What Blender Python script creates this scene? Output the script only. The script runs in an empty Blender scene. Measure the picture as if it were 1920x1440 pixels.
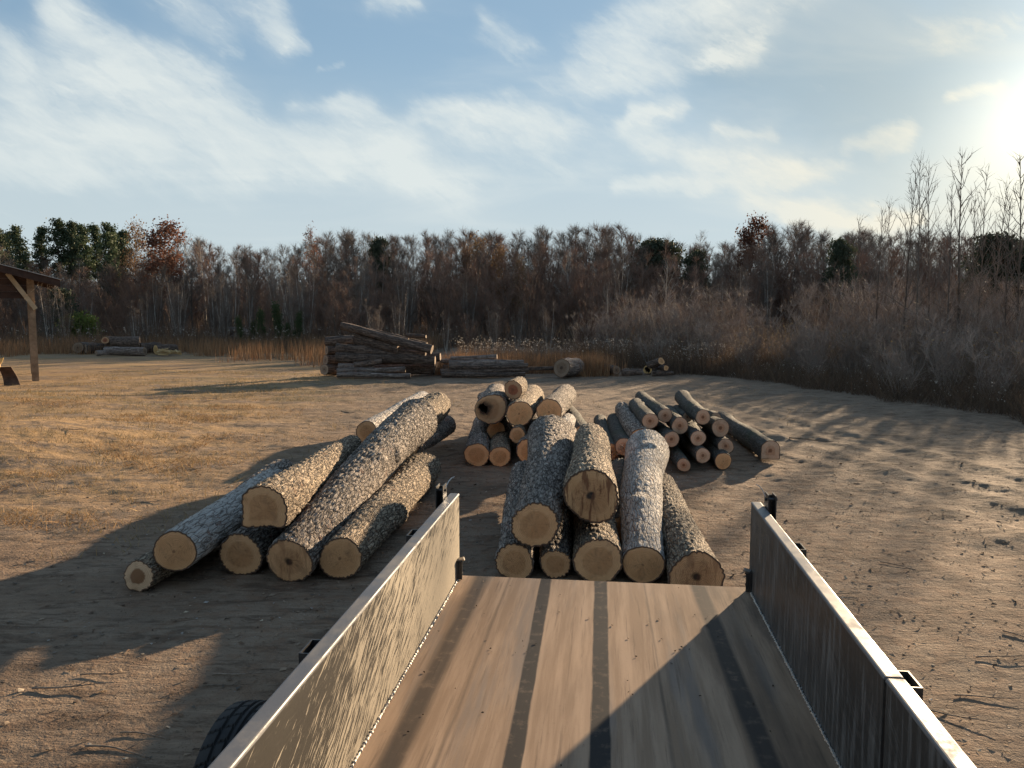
import bpy, math, random
import numpy as np
from mathutils import Vector, Matrix
R = math.radians
scene = bpy.context.scene
COL = scene.collection

# ------------------------------------------------------------------ camera
H, F = 2.4, 1450.0                      # eye height (m); focal length in px of the 1920 px wide photograph
PITCH = math.atan(130 / F)
cd = bpy.data.cameras.new('camera'); cam = bpy.data.objects.new('camera', cd); COL.objects.link(cam)
cd.sensor_width = 36; cd.lens = 36 * F / 1920; cd.clip_start = .05; cd.clip_end = 3000
cam.location = (0, 0, H); cam.rotation_euler = (math.pi / 2 - PITCH, 0, 0)
scene.camera = cam
scene.cycles.use_denoising = True
cP, sP = math.cos(PITCH), math.sin(PITCH)
def ray(x, y):
    cx = (x - 960) / F; cy = (720 - y) / F
    return np.array([cx, cP + cy * sP, -sP + cy * cP])
def U(x, y, D):                         # point at forward distance D seen at photo pixel (x, y)
    d = ray(x, y); return np.array([0, 0, H]) + d * (D / d[1])
def G(x, y, z=0.0):                     # point at height z
    d = ray(x, y); return np.array([0, 0, H]) + d * ((z - H) / d[2])
def azel(x, y):
    d = ray(x, y); return math.degrees(math.atan2(d[0], d[1])), math.degrees(math.atan2(d[2], math.hypot(d[0], d[1])))

# ------------------------------------------------------------------ light, sky, exposure
EXPOSURE = 1.78
SKY_STRENGTH = 0.05
SUN_AZ, SUN_EL = 34.6, 11.3
scene.view_settings.view_transform = 'Standard'; scene.view_settings.look = 'None'
scene.view_settings.exposure = EXPOSURE; scene.view_settings.gamma = 1
scene.view_settings.use_curve_mapping = False
sl = bpy.data.lights.new('sun', 'SUN'); sun = bpy.data.objects.new('sun', sl); COL.objects.link(sun)
sl.energy = 4.2; sl.angle = R(.8); sl.color = (1.0, .76, .50)
sdir = Vector((math.sin(R(SUN_AZ)) * math.cos(R(SUN_EL)), math.cos(R(SUN_AZ)) * math.cos(R(SUN_EL)), math.sin(R(SUN_EL))))
sun.rotation_euler = (-sdir).to_track_quat('-Z', 'Y').to_euler()
sun.location = sdir * 200

class NT:
    """small helper around a node tree"""
    def __init__(s, nt): s.nt = nt; s.N = nt.nodes; s.L = nt.links
    def n(s, t, **kw):
        nd = s.N.new(t)
        for k, v in kw.items(): setattr(nd, k, v)
        return nd
    def set(s, sock, v):
        if hasattr(v, 'is_output') or isinstance(v, bpy.types.NodeSocket): s.L.new(v, sock)
        elif v is not None:
            if sock.type == 'RGBA' and not isinstance(v, (int, float)) and len(v) == 3: v = (*v, 1)
            if sock.type in ('RGBA', 'VECTOR') and isinstance(v, (int, float)): v = (v, v, v, 1)[:4 if sock.type == 'RGBA' else 3]
            sock.default_value = v
    def m(s, op, a, b=None, c=None, clamp=False):
        nd = s.n('ShaderNodeMath', operation=op, use_clamp=clamp)
        for i, v in enumerate((a, b, c)): s.set(nd.inputs[i], v)
        return nd.outputs[0]
    def v(s, op, a, b=None, out=0, scale=None):
        nd = s.n('ShaderNodeVectorMath', operation=op); s.set(nd.inputs[0], a)
        if b is not None: s.set(nd.inputs[1], b)
        if scale is not None: s.set(nd.inputs['Scale'], scale)
        return nd.outputs['Value'] if out == 'v' else nd.outputs[0]
    def mix(s, f, a, b, blend='MIX'):
        nd = s.n('ShaderNodeMix', data_type='RGBA', blend_type=blend)
        s.set(nd.inputs[0], f); s.set(nd.inputs[6], a); s.set(nd.inputs[7], b); return nd.outputs[2]
    def noise(s, vec, scale, detail=4, rough=.55, dist=0, out='Fac', w=None):
        nd = s.n('ShaderNodeTexNoise'); s.set(nd.inputs['Vector'], vec); nd.inputs['Scale'].default_value = scale
        nd.inputs['Detail'].default_value = detail; nd.inputs['Roughness'].default_value = rough; nd.inputs['Distortion'].default_value = dist
        return nd.outputs[out]
    def vor(s, vec, scale, feature='F1', out='Distance', rnd=1):
        nd = s.n('ShaderNodeTexVoronoi', feature=feature); s.set(nd.inputs['Vector'], vec); nd.inputs['Scale'].default_value = scale
        nd.inputs['Randomness'].default_value = rnd
        return nd.outputs[out]
    def ramp(s, f, lo, hi, a=0., b=1., smooth=True):
        nd = s.n('ShaderNodeMapRange', interpolation_type='SMOOTHSTEP' if smooth else 'LINEAR'); s.set(nd.inputs[0], f)
        s.set(nd.inputs[1], lo); s.set(nd.inputs[2], hi); s.set(nd.inputs[3], a); s.set(nd.inputs[4], b); return nd.outputs[0]
    def cramp(s, f, stops):
        nd = s.n('ShaderNodeValToRGB'); s.set(nd.inputs[0], f); e = nd.color_ramp.elements
        while len(e) < len(stops): e.new(.5)
        for el, (p, c) in zip(e, stops): el.position = p; el.color = (*c, 1)
        return nd.outputs[0]
    def sep(s, vec):
        nd = s.n('ShaderNodeSeparateXYZ'); s.set(nd.inputs[0], vec); return nd.outputs
    def comb(s, x, y, z):
        nd = s.n('ShaderNodeCombineXYZ')
        for i, q in enumerate((x, y, z)): s.set(nd.inputs[i], q)
        return nd.outputs[0]
    def map(s, vec, scale=(1, 1, 1), rot=(0, 0, 0), loc=(0, 0, 0)):
        nd = s.n('ShaderNodeMapping'); s.set(nd.inputs[0], vec); nd.inputs['Scale'].default_value = scale
        nd.inputs['Rotation'].default_value = rot; nd.inputs['Location'].default_value = loc; return nd.outputs[0]
    def bump(s, h, strength=1., dist=.01, normal=None):
        nd = s.n('ShaderNodeBump'); s.set(nd.inputs['Height'], h); nd.inputs['Strength'].default_value = strength
        nd.inputs['Distance'].default_value = dist
        if normal is not None: s.L.new(normal, nd.inputs['Normal'])
        return nd.outputs[0]

def make_world():
    w = bpy.data.worlds.new('World'); scene.world = w; w.use_nodes = True
    w.cycles.sampling_method = 'MANUAL'; w.cycles.sample_map_resolution = 256
    t = NT(w.node_tree); t.N.clear()
    k = 1 / (2 ** EXPOSURE * SKY_STRENGTH)                  # displayed value -> sky value
    co = t.n('ShaderNodeTexCoord').outputs['Generated']
    d = t.v('NORMALIZE', co); x, y, z = t.sep(d)[:3]
    sky = t.n('ShaderNodeTexSky', sky_type='NISHITA'); sky.sun_disc = False
    sky.sun_elevation = R(SUN_EL); sky.sun_rotation = R(SUN_AZ); sky.altitude = 100; sky.air_density = 1.0; sky.dust_density = .25; sky.ozone_density = 1.6
    deg = 180 / math.pi
    az = t.m('MULTIPLY', t.m('ARCTAN2', x, y), deg)
    el = t.m('MULTIPLY', t.m('ARCSINE', z), deg)
    P = t.comb(az, el, 0)
    cosS = t.v('DOT_PRODUCT', d, tuple(sdir), out='v')
    sa = t.m('MULTIPLY', t.m('ARCCOSINE', t.m('MINIMUM', cosS, .99999)), deg)     # angle from the sun
    # high-altitude plane coordinates: cirrus texture with true foreshortening
    zz = t.m('ADD', t.m('MAXIMUM', z, 0.0), .10)
    pl = t.comb(t.m('DIVIDE', x, zz), t.m('DIVIDE', y, zz), 0)
    warp = t.v('SCALE', t.v('SUBTRACT', t.noise(P, .11, 2, .5, out='Color'), (.5, .5, .5)), scale=3.0)
    def along(v, ang, sx, sy): return t.map(t.map(v, (1, 1, 1), (0, 0, ang)), (sx, sy, 1))
    warp2 = t.v('SCALE', t.v('SUBTRACT', t.noise(along(P, R(28), .5, 1.2), .42, 5, .58, out='Color'), (.5, .5, .5)), scale=2.6)
    W = t.v('MULTIPLY', t.v('ADD', t.v('ADD', P, warp), warp2), (1, 1, 0))
    Wn = t.v('MULTIPLY', t.v('ADD', P, t.v('SCALE', warp2, scale=.6)), (1, 1, 0))
    def streaks(lst, src):                       # each streak is chained to the one before it, which keeps the shader stack small
        cur = None
        for x0, y0, x1, y1, wd, op in lst:
            a = azel(x0, y0); b = azel(x1 + .5, y1); ba = (b[0] - a[0], b[1] - a[1], 0); w_ = wd / 25.3
            q = src
            if cur is not None:
                nd = t.n('ShaderNodeVectorMath', operation='MULTIPLY_ADD'); t.L.new(cur, nd.inputs[0]); nd.inputs[1].default_value = (1e-6,) * 3; t.L.new(src, nd.inputs[2]); q = nd.outputs[0]
            pa = t.v('SUBTRACT', q, (*a, 0))
            hh = t.m('MULTIPLY', t.v('DOT_PRODUCT', pa, ba, out='v'), 1 / (ba[0] ** 2 + ba[1] ** 2), clamp=True)
            nd = t.n('ShaderNodeVectorMath', operation='MULTIPLY_ADD'); t.L.new(hh, nd.inputs[0]); nd.inputs[1].default_value = (-ba[0], -ba[1], 0); t.L.new(pa, nd.inputs[2])
            mm = t.ramp(t.v('LENGTH', nd.outputs[0], out='v'), .0 * w_, 1.95 * w_, op, 0)
            if cur is None: cur = mm
            else: cur = t.m('ADD', cur, t.m('MULTIPLY', mm, t.m('SUBTRACT', 1, cur)))
        return cur
    soft = streaks([
        (90, -60, 125, 40, 34, .75), (125, 40, 215, 120, 40, .8), (215, 120, 330, 200, 44, .8), (290, 120, 400, 150, 40, .7), (350, 160, 440, 225, 48, .85), (300, 220, 430, 280, 60, .75), (430, 230, 440, 270, 34, .6),
        (-40, 60, 15, 80, 30, .8), (30, 120, 150, 110, 34, .55), (20, 160, 110, 215, 46, .65), (90, 190, 180, 240, 30, .55), (20, 235, 160, 240, 22, .8), (160, 240, 260, 262, 34, .75), (-80, 290, 140, 302, 36, .9), (130, 290, 260, 262, 40, .6),
        (440, 285, 600, 290, 34, .85), (560, 285, 770, 300, 48, .8), (740, 300, 850, 355, 50, .8), (200, 300, 420, 320, 50, .5),
        (330, -10, 480, 10, 46, .5), (370, 50, 420, 60, 24, .35), (500, 30, 520, 65, 28, .75), (560, 200, 680, 205, 18, .65), (640, 205, 740, 235, 24, .65), (640, 220, 655, 275, 30, .4), (690, 280, 770, 268, 14, .55),
        (770, 215, 930, 205, 24, .7), (900, 215, 1060, 240, 30, .85), (860, 245, 1000, 258, 36, .5), (880, 300, 1110, 320, 44, .4),
        (1080, 110, 1180, 70, 44, .6), (1150, 60, 1330, 10, 44, .6), (1120, 130, 1230, 160, 44, .6), (1180, 120, 1420, 70, 36, .5), (1300, 110, 1415, 85, 16, .5), (1250, -10, 1520, -20, 40, .5), (900, 60, 985, 100, 20, .55), (960, 95, 1010, 110, 14, .35),
        (1020, 165, 1130, 140, 30, .3), (1180, 222, 1265, 215, 18, .8), (1180, 235, 1230, 290, 24, .65), (1225, 285, 1380, 315, 34, .65), (1345, 235, 1450, 248, 16, .75), (1290, 300, 1560, 322, 22, .7), (1100, 240, 1180, 250, 30, .4),
        (1165, 362, 1300, 348, 15, .8), (1290, 352, 1500, 325, 18, .75), (1400, 365, 1560, 400, 24, .75), (1480, 398, 1720, 405, 16, .9), (1560, 425, 1700, 430, 12, .5),
        (715, -10, 770, 5, 22, .7), (1440, 150, 1600, 170, 50, .2)], W)
    crisp = streaks([(1590, 275, 1695, 252, 16, .55), (1645, 296, 1690, 280, 13, .45), (1715, 60, 1770, 75, 36, .32), (1770, 70, 1940, 35, 28, .32),
        (1785, 178, 1868, 162, 12, .7), (1890, 184, 1960, 180, 10, .6), (1330, 112, 1420, 82, 26, .45), (535, 85, 575, 86, 12, .5), (415, 95, 445, 92, 14, .4),
        (600, 126, 640, 124, 6, .4), (1180, 215, 1255, 212, 14, .5), (1480, 405, 1720, 412, 18, .6)], Wn)
    fib = t.noise(along(t.v('ADD', P, warp2), R(30), .10, .42), 1.5, 6, .58, .35)
    fib2 = t.noise(along(t.v('ADD', P, warp), R(14), .16, .5), .9, 5, .6, .3)
    ero = t.m('ADD', t.m('MULTIPLY', fib, .6), t.m('MULTIPLY', fib2, .4))
    wide = t.m('MULTIPLY', t.ramp(t.noise(t.map(pl, (.7, 1.2, 1), (0, 0, .4)), .8, 5, .55, .8), .42, .80), .40)
    lo = t.ramp(ero, .34, .68, .44, -.14, False)
    body = t.m('ADD', t.m('MULTIPLY', t.ramp(t.m('SUBTRACT', soft, lo), 0, 1.05), .80), t.m('MULTIPLY', soft, .22))
    body = t.m('MULTIPLY', body, t.ramp(fib2, .3, .7, .82, 1.0))
    cr = t.ramp(t.m('SUBTRACT', crisp, t.m('MULTIPLY', lo, 1.0)), 0, .8)
    mask = t.m('MINIMUM', t.m('ADD', t.m('MULTIPLY', body, .92), t.m('ADD', t.m('MULTIPLY', cr, .55), wide)), .93)
    # low whitish veil
    veil = t.m('MULTIPLY', t.ramp(el, 4, 19, 1, 0), .82)
    sk = t.v('MULTIPLY', sky.outputs[0], (2.3, 2.4, 2.6))       # thin cirrus evens out the clear-sky glare towards the sun
    skc = t.v('DIVIDE', sk, t.v('ADD', t.v('MULTIPLY', sk, (1 / (.49 * k), 1 / (.71 * k), 1 / (.89 * k))), (1, 1, 1)))
    near = t.ramp(sa, 0, 19, 1, 0)
    veilc = t.mix(near, (.61 * k, .70 * k, .73 * k), (.74 * k, .72 * k, .60 * k))
    c = t.mix(veil, skc, veilc)
    grey = streaks([(1380, 90, 1680, 200, 100, .7), (1640, 140, 1800, 90, 80, .6), (1520, 20, 1600, 30, 60, .5)], W)
    c = t.mix(t.m('MULTIPLY', grey, .75), c, (.31 * k, .42 * k, .48 * k))
    cc = t.mix(t.ramp(sa, 1, 28, 1, 0), (.76 * k, .82 * k, .81 * k), (.90 * k, .83 * k, .66 * k))
    c = t.mix(mask, c, cc)
    # aureole of the veiled sun
    gl = t.m('ADD', t.m('MULTIPLY', t.m('EXPONENT', t.m('DIVIDE', sa, -3.2)), 1.0), t.m('MULTIPLY', t.m('EXPONENT', t.m('DIVIDE', sa, -8.0)), .22))
    c = t.mix(1.0, c, t.v('SCALE', t.comb(1.0 * k, .87 * k, .60 * k), scale=gl), 'ADD')
    bg = t.n('ShaderNodeBackground'); t.L.new(c, bg.inputs[0]); bg.inputs[1].default_value = SKY_STRENGTH
    t.L.new(bg.outputs[0], t.n('ShaderNodeOutputWorld').inputs[0])
make_world()

# ------------------------------------------------------------------ numpy noise and mesh helpers
def hsh(i, j, s=0):
    h = (i.astype(np.int64) * 374761393 + j.astype(np.int64) * 668265263 + s * 2147483647 + 1013904223) & 0xffffffff
    h = ((h ^ (h >> 13)) * 1274126177) & 0xffffffff
    h = ((h ^ (h >> 16)) * 2246822519) & 0xffffffff
    return ((h ^ (h >> 15)) & 0xffffff) / float(0x1000000)
def vnoise(x, y, s=0, per=None):
    xi, yi = np.floor(x).astype(np.int64), np.floor(y).astype(np.int64); fx, fy = x - xi, y - yi
    fx, fy = fx * fx * (3 - 2 * fx), fy * fy * (3 - 2 * fy)
    w = (lambda q: q % per) if per else (lambda q: q)
    a, b = hsh(xi, w(yi), s), hsh(xi + 1, w(yi), s); c, d = hsh(xi, w(yi + 1), s), hsh(xi + 1, w(yi + 1), s)
    return (a * (1 - fx) + b * fx) * (1 - fy) + (c * (1 - fx) + d * fx) * fy
def fbm(x, y, o=4, s=0, g=.5):
    t = 0; a = 1; n = 0
    for k in range(o): t = t + a * vnoise(x * 2 ** k, y * 2 ** k, s + k); n += a; a *= g
    return t / n
def worley(x, y, per, s=0):             # y periodic with integer period; returns F1, F2
    xi, yi = np.floor(x).astype(np.int64), np.floor(y).astype(np.int64)
    f1 = np.full(x.shape, 9.); f2 = np.full(x.shape, 9.)
    for dx in (-1, 0, 1):
        for dy in (-1, 0, 1):
            cx, cy = xi + dx, yi + dy
            px = cx + hsh(cx, cy % per, s); py = cy + hsh(cx, cy % per, s + 7)
            d = np.hypot(px - x, py - y)
            f2 = np.where(d < f1, f1, np.minimum(f2, d)); f1 = np.minimum(f1, d)
    return f1, f2

def raw_mesh(name, V, faces, attrs=None, smooth=False):
    """faces: list of int arrays (n,3) or (n,4)"""
    me = bpy.data.meshes.new(name); V = np.asarray(V, dtype=np.float32)
    faces = [np.asarray(f, dtype=np.int32) for f in faces if len(f)]
    me.vertices.add(len(V)); me.vertices.foreach_set('co', V.ravel())
    nl = sum(f.size for f in faces); npoly = sum(len(f) for f in faces)
    me.loops.add(nl); me.loops.foreach_set('vertex_index', np.concatenate([f.ravel() for f in faces]))
    tot = np.concatenate([np.full(len(f), f.shape[1], dtype=np.int32) for f in faces])
    st = np.concatenate([[0], np.cumsum(tot)[:-1]]).astype(np.int32)
    me.polygons.add(npoly); me.polygons.foreach_set('loop_start', st)
    try: me.polygons.foreach_set('loop_total', tot)
    except Exception: pass
    me.polygons.foreach_set('use_smooth', np.full(npoly, smooth))
    for k, a in (attrs or {}).items():
        at = me.attributes.new(k, 'FLOAT', 'POINT'); at.data.foreach_set('value', np.asarray(a, dtype=np.float32))
    me.update(calc_edges=True); me.validate()
    return me
class MB:
    def __init__(s): s.V = []; s.Q = []; s.T = []; s.n = 0
    def add(s, V, Q=None, T=None):
        V = np.asarray(V, float); s.V.append(V)
        if Q is not None and len(Q): s.Q.append(np.asarray(Q) + s.n)
        if T is not None and len(T): s.T.append(np.asarray(T) + s.n)
        s.n += len(V); return s
    def box(s, x0, x1, y0, y1, z0, z1, M=None):
        V = np.array([(x, y, z) for z in (z0, z1) for y in (y0, y1) for x in (x0, x1)], float)
        if M is not None: V = V @ np.asarray(M)[:3, :3].T + np.asarray(M)[:3, 3]
        return s.add(V, [(0, 2, 3, 1), (4, 5, 7, 6), (0, 1, 5, 4), (2, 6, 7, 3), (0, 4, 6, 2), (1, 3, 7, 5)])
    def tube(s, pts, rad, k=5, cap=True):
        pts = np.asarray(pts, float); n = len(pts); rad = np.broadcast_to(np.asarray(rad, float), (n,))
        tg = np.gradient(pts, axis=0); tg /= np.linalg.norm(tg, axis=1)[:, None] + 1e-9
        up = np.array([0.0, 0, 1]) if abs(tg[0][2]) < .9 else np.array([1.0, 0, 0])
        a = np.cross(tg, up); a /= np.linalg.norm(a, axis=1)[:, None] + 1e-9; b = np.cross(tg, a)
        th = np.arange(k) * 2 * math.pi / k
        V = pts[:, None] + rad[:, None, None] * (np.cos(th)[None, :, None] * a[:, None] + np.sin(th)[None, :, None] * b[:, None])
        V = V.reshape(-1, 3); Q = []
        i = np.arange(n - 1)[:, None] * k; j = np.arange(k)[None]; j2 = (j + 1) % k
        Q = np.stack([i + j, i + j2, i + k + j2, i + k + j], -1).reshape(-1, 4)
        s.add(V, Q)
        if cap:
            T = [(0, q + 1, q) for q in range(1, k - 1)] + [((n - 1) * k, (n - 1) * k + q, (n - 1) * k + q + 1) for q in range(1, k - 1)]
            s.T.append(np.array(T) + s.n - n * k)
        return s
    def mesh(s, name, mat, smooth=False):
        f = ([np.concatenate(s.Q)] if s.Q else []) + ([np.concatenate(s.T)] if s.T else [])
        me = raw_mesh(name, np.concatenate(s.V), f, smooth=smooth); me.materials.append(mat); return me
def blades(B, Dv, Lw, rng):
    """thin triangles: base points B, vectors Dv, base widths Lw"""
    B = np.asarray(B); Dv = np.asarray(Dv); n = len(B)
    r = rng.normal(size=(n, 3)); sd = np.cross(Dv, r); sd /= np.linalg.norm(sd, axis=1)[:, None] + 1e-9
    sd *= (np.asarray(Lw) * .5 * np.ones(n))[:, None]
    V = np.stack([B - sd, B + sd, B + Dv], 1).reshape(-1, 3)
    return V, np.arange(n * 3).reshape(-1, 3)
def leaves(C, size, rng, flat=0.):
    C = np.asarray(C); n = len(C)
    a = rng.normal(size=(n, 3)); a[:, 2] *= (1 - flat); a /= np.linalg.norm(a, axis=1)[:, None]
    b = np.cross(a, rng.normal(size=(n, 3))); b /= np.linalg.norm(b, axis=1)[:, None] + 1e-9
    s = (np.asarray(size) * np.ones(n) * rng.uniform(.6, 1.3, n))[:, None]
    V = np.stack([C - a * s * .5, C + b * s * .32, C + a * s * .5, C - b * s * .32], 1).reshape(-1, 3)
    return V, np.arange(n * 4).reshape(-1, 4)

def obj(name, me, parent=None, loc=None, rot=None):
    o = bpy.data.objects.new(name, me); COL.objects.link(o)
    if parent is not None: o.parent = parent
    if loc is not None: o.location = loc
    if rot is not None: o.rotation_euler = rot
    return o
def tag(o, label=None, cat=None, group=None, kind=None):
    if label: o['label'] = label
    if cat: o['category'] = cat
    if group: o['group'] = group
    if kind: o['kind'] = kind
    return o
def copy_tree(root):
    r = root.copy(); COL.objects.link(r)
    for ch in root.children:
        c = ch.copy(); COL.objects.link(c); c.parent = r
    return r

# ------------------------------------------------------------------ materials
def mat(name, fn):
    m = bpy.data.materials.new(name); m.use_nodes = True; t = NT(m.node_tree); t.N.clear()
    b = t.n('ShaderNodeBsdfPrincipled'); o = t.n('ShaderNodeOutputMaterial'); t.L.new(b.outputs[0], o.inputs[0])
    fn(t, b.inputs); return m
def objco(t): return t.n('ShaderNodeTexCoord').outputs['Object']
def orand(t): return t.n('ShaderNodeObjectInfo').outputs['Random']
def simple(name, c1, c2, scale=3., rough=.85, spec=.2, trans=0, var=.25):
    def f(t, i):
        n = t.noise(objco(t), scale, 5)
        c = t.mix(t.ramp(n, .3, .7), c1, c2)
        c = t.mix(1.0, c, t.ramp(orand(t), 0, 1, 1 - var, 1 + var, False), 'MULTIPLY')
        t.L.new(c, i['Base Color']); i['Roughness'].default_value = rough; i['Specular IOR Level'].default_value = spec
        if trans:
            i['Transmission Weight'].default_value = 0
            sub = t.n('ShaderNodeBsdfTranslucent'); t.L.new(c, sub.inputs[0])
            mx = t.n('ShaderNodeMixShader'); mx.inputs[0].default_value = trans
            b = [n_ for n_ in t.N if n_.type == 'BSDF_PRINCIPLED'][0]; o = [n_ for n_ in t.N if n_.type == 'OUTPUT_MATERIAL'][0]
            t.L.new(b.outputs[0], mx.inputs[1]); t.L.new(sub.outputs[0], mx.inputs[2]); t.L.new(mx.outputs[0], o.inputs[0])
    return mat(name, f)

def bark_mat(name, plate, plate2, furrow, inner, stretch=.27, sc=27., bump=.9, pale=None, moss=0., fw=.20):
    def f(t, i):
        P = objco(t); S = t.map(P, (stretch, 1, 1))
        wv = t.v('SCALE', t.v('SUBTRACT', t.noise(S, 14, 3, out='Color'), (.5, .5, .5)), scale=.085)
        S2 = t.v('ADD', S, wv)
        e = t.vor(S2, sc, 'DISTANCE_TO_EDGE'); e2 = t.vor(S2, sc * 2.6, 'DISTANCE_TO_EDGE')
        n = t.noise(P, 9, 6, .65); nb = t.noise(P, 1.7, 4, .6); nf = t.noise(S, 90, 5, .7)
        c = t.mix(t.ramp(n, .35, .65), plate, plate2)
        cell = t.vor(S2, sc, 'F1', 'Color')
        c = t.mix(.6, c, t.mix(1.0, c, t.ramp(t.sep(cell)[0], 0, 1, .58, 1.42, False), 'MULTIPLY'))
        fur = t.m('MULTIPLY', t.ramp(e, .0, fw, 1, 0), t.ramp(t.noise(P, 13, 4, .6), .34, .52, .25, 1))
        c = t.mix(t.m('MULTIPLY', fur, .95), c, furrow)
        pat = t.ramp(t.noise(P, 4.5, 5, .7), .60, .67)
        c = t.mix(t.m('MULTIPLY', pat, .75), c, inner)
        if pale is not None: c = t.mix(t.m('MULTIPLY', t.ramp(nb, .42, .58), t.ramp(e, .05, .2)), c, pale)
        if moss: c = t.mix(t.m('MULTIPLY', t.ramp(nb, .45, .7), moss), c, (.055, .065, .03))
        c = t.mix(1.0, c, t.ramp(orand(t), 0, 1, .8, 1.2, False), 'MULTIPLY')
        t.L.new(c, i['Base Color']); i['Roughness'].default_value = .85; i['Specular IOR Level'].default_value = .25
        h = t.m('ADD', t.m('MULTIPLY', t.ramp(e, 0, .22), 1.0), t.m('ADD', t.m('MULTIPLY', t.ramp(e2, 0, .3), .35), t.m('MULTIPLY', nf, .5)))
        t.L.new(t.bump(h, bump, .020), i['Normal'])
    return mat(name, f)
BARK = {
 'oak': bark_mat('oak_bark', (.29, .235, .19), (.44, .375, .315), (.05, .034, .025), (.20, .095, .06)),
 'oak2': bark_mat('oak_bark_brown', (.31, .23, .155), (.43, .34, .24), (.055, .036, .024), (.20, .10, .055), sc=30),
 'pale': bark_mat('flaky_pale_bark', (.34, .30, .26), (.50, .465, .42), (.075, .05, .036), (.24, .12, .075), stretch=.20, sc=24, pale=(.45, .41, .365), fw=.07),
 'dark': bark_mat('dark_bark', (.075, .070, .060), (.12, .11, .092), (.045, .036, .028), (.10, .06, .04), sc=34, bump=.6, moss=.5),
 'old': bark_mat('weathered_bark', (.12, .088, .07), (.19, .14, .11), (.05, .034, .026), (.16, .09, .055), stretch=.12, sc=16, bump=.8),
 'silver': bark_mat('silver_weathered_wood', (.20, .16, .135), (.32, .26, .225), (.08, .058, .046), (.24, .15, .11), stretch=.06, sc=20, bump=.6),
}
def cut_mat(name, sap=(.76, .44, .225), heart=(.64, .345, .165), hr=.62, core=None, core_r=.12, stain=0., saw=.9, crack=0.8, pith=(0, 0), ring=75., rim=(.10, .065, .045)):
    def f(t, i):
        P = objco(t); x, y, z = t.sep(P)[:3]
        rad = t.n('ShaderNodeAttribute', attribute_name='rad').outputs['Fac']
        yz = t.comb(0, t.m('SUBTRACT', y, pith[0]), t.m('SUBTRACT', z, pith[1]))
        wob = t.v('SCALE', t.v('SUBTRACT', t.noise(yz, 7, 3, out='Color'), (.5, .5, .5)), scale=.05)
        rr = t.v('LENGTH', t.v('ADD', yz, wob), out='v')
        rg = t.m('SINE', t.m('MULTIPLY', t.m('ADD', rr, t.m('MULTIPLY', t.noise(yz, 25, 2), .012)), ring * 6.283))
        nb = t.noise(yz, 5, 5, .6); nf = t.noise(t.map(P, (1, 2.2, 14)), 22, 5, .65)
        hrn = t.m('ADD', rad, t.m('MULTIPLY', t.m('SUBTRACT', nb, .5), .22))
        c = t.mix(t.ramp(hrn, hr - .06, hr + .06), heart, sap)
        c = t.mix(t.ramp(rg, -.4, 1, 0, .7), c, t.mix(1.0, c, (.66, .60, .54), 'MULTIPLY'))
        c = t.mix(t.ramp(nb, .4, .75, 0, .4), c, t.mix(1.0, c, (.72, .62, .52), 'MULTIPLY'))
        if core is not None: c = t.mix(t.ramp(t.m('ADD', rad, t.m('MULTIPLY', t.m('SUBTRACT', nb, .5), .35)), core_r * .6, core_r * 1.25, 1, 0), c, core)
        if stain:
            st = t.ramp(t.noise(t.map(P, (1, 9, 1.6)), 2.4, 4, .6), .50, .62)
            c = t.mix(t.m('MULTIPLY', st, stain), c, (.15, .055, .03))
        if crack:
            an = t.m('ARCTAN2', t.m('SUBTRACT', z, pith[1]), t.m('SUBTRACT', y, pith[0]))
            cn = t.noise(t.comb(t.m('MULTIPLY', an, 3.2), t.m('MULTIPLY', rad, .5), orand(t)), 1.7, 3, .7)
            cr = t.m('MULTIPLY', t.ramp(t.m('ABSOLUTE', t.m('SUBTRACT', cn, .5)), 0, .022, 1, 0), t.ramp(rad, .8, .3))
            c = t.mix(t.m('MULTIPLY', cr, crack), c, (.06, .035, .02))
        dirt = t.ramp(t.noise(t.v('ADD', yz, t.comb(0, t.m('MULTIPLY', orand(t), 9), 0)), 6, 5, .65), .54, .68); c = t.mix(t.m('MULTIPLY', dirt, .4), c, (.22, .125, .07))
        c = t.mix(t.m('MULTIPLY', t.ramp(nf, .35, .75), saw * .5), c, t.mix(1.0, c, (.72, .68, .64), 'MULTIPLY'))
        c = t.mix(t.ramp(t.m('ADD', rad, t.m('MULTIPLY', t.m('SUBTRACT', nf, .5), .03)), .915, .935), c, (.22, .11, .06))
        c = t.mix(t.ramp(rad, .94, .955), c, rim)
        c = t.mix(1.0, c, t.ramp(orand(t), 0, 1, .85, 1.12, False), 'MULTIPLY')
        t.L.new(c, i['Base Color']); i['Roughness'].default_value = .8; i['Specular IOR Level'].default_value = .2
        t.L.new(t.bump(t.m('ADD', t.m('MULTIPLY', nf, .8), t.m('MULTIPLY', rg, .12)), .5, .004), i['Normal'])
    return mat(name, f)
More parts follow.
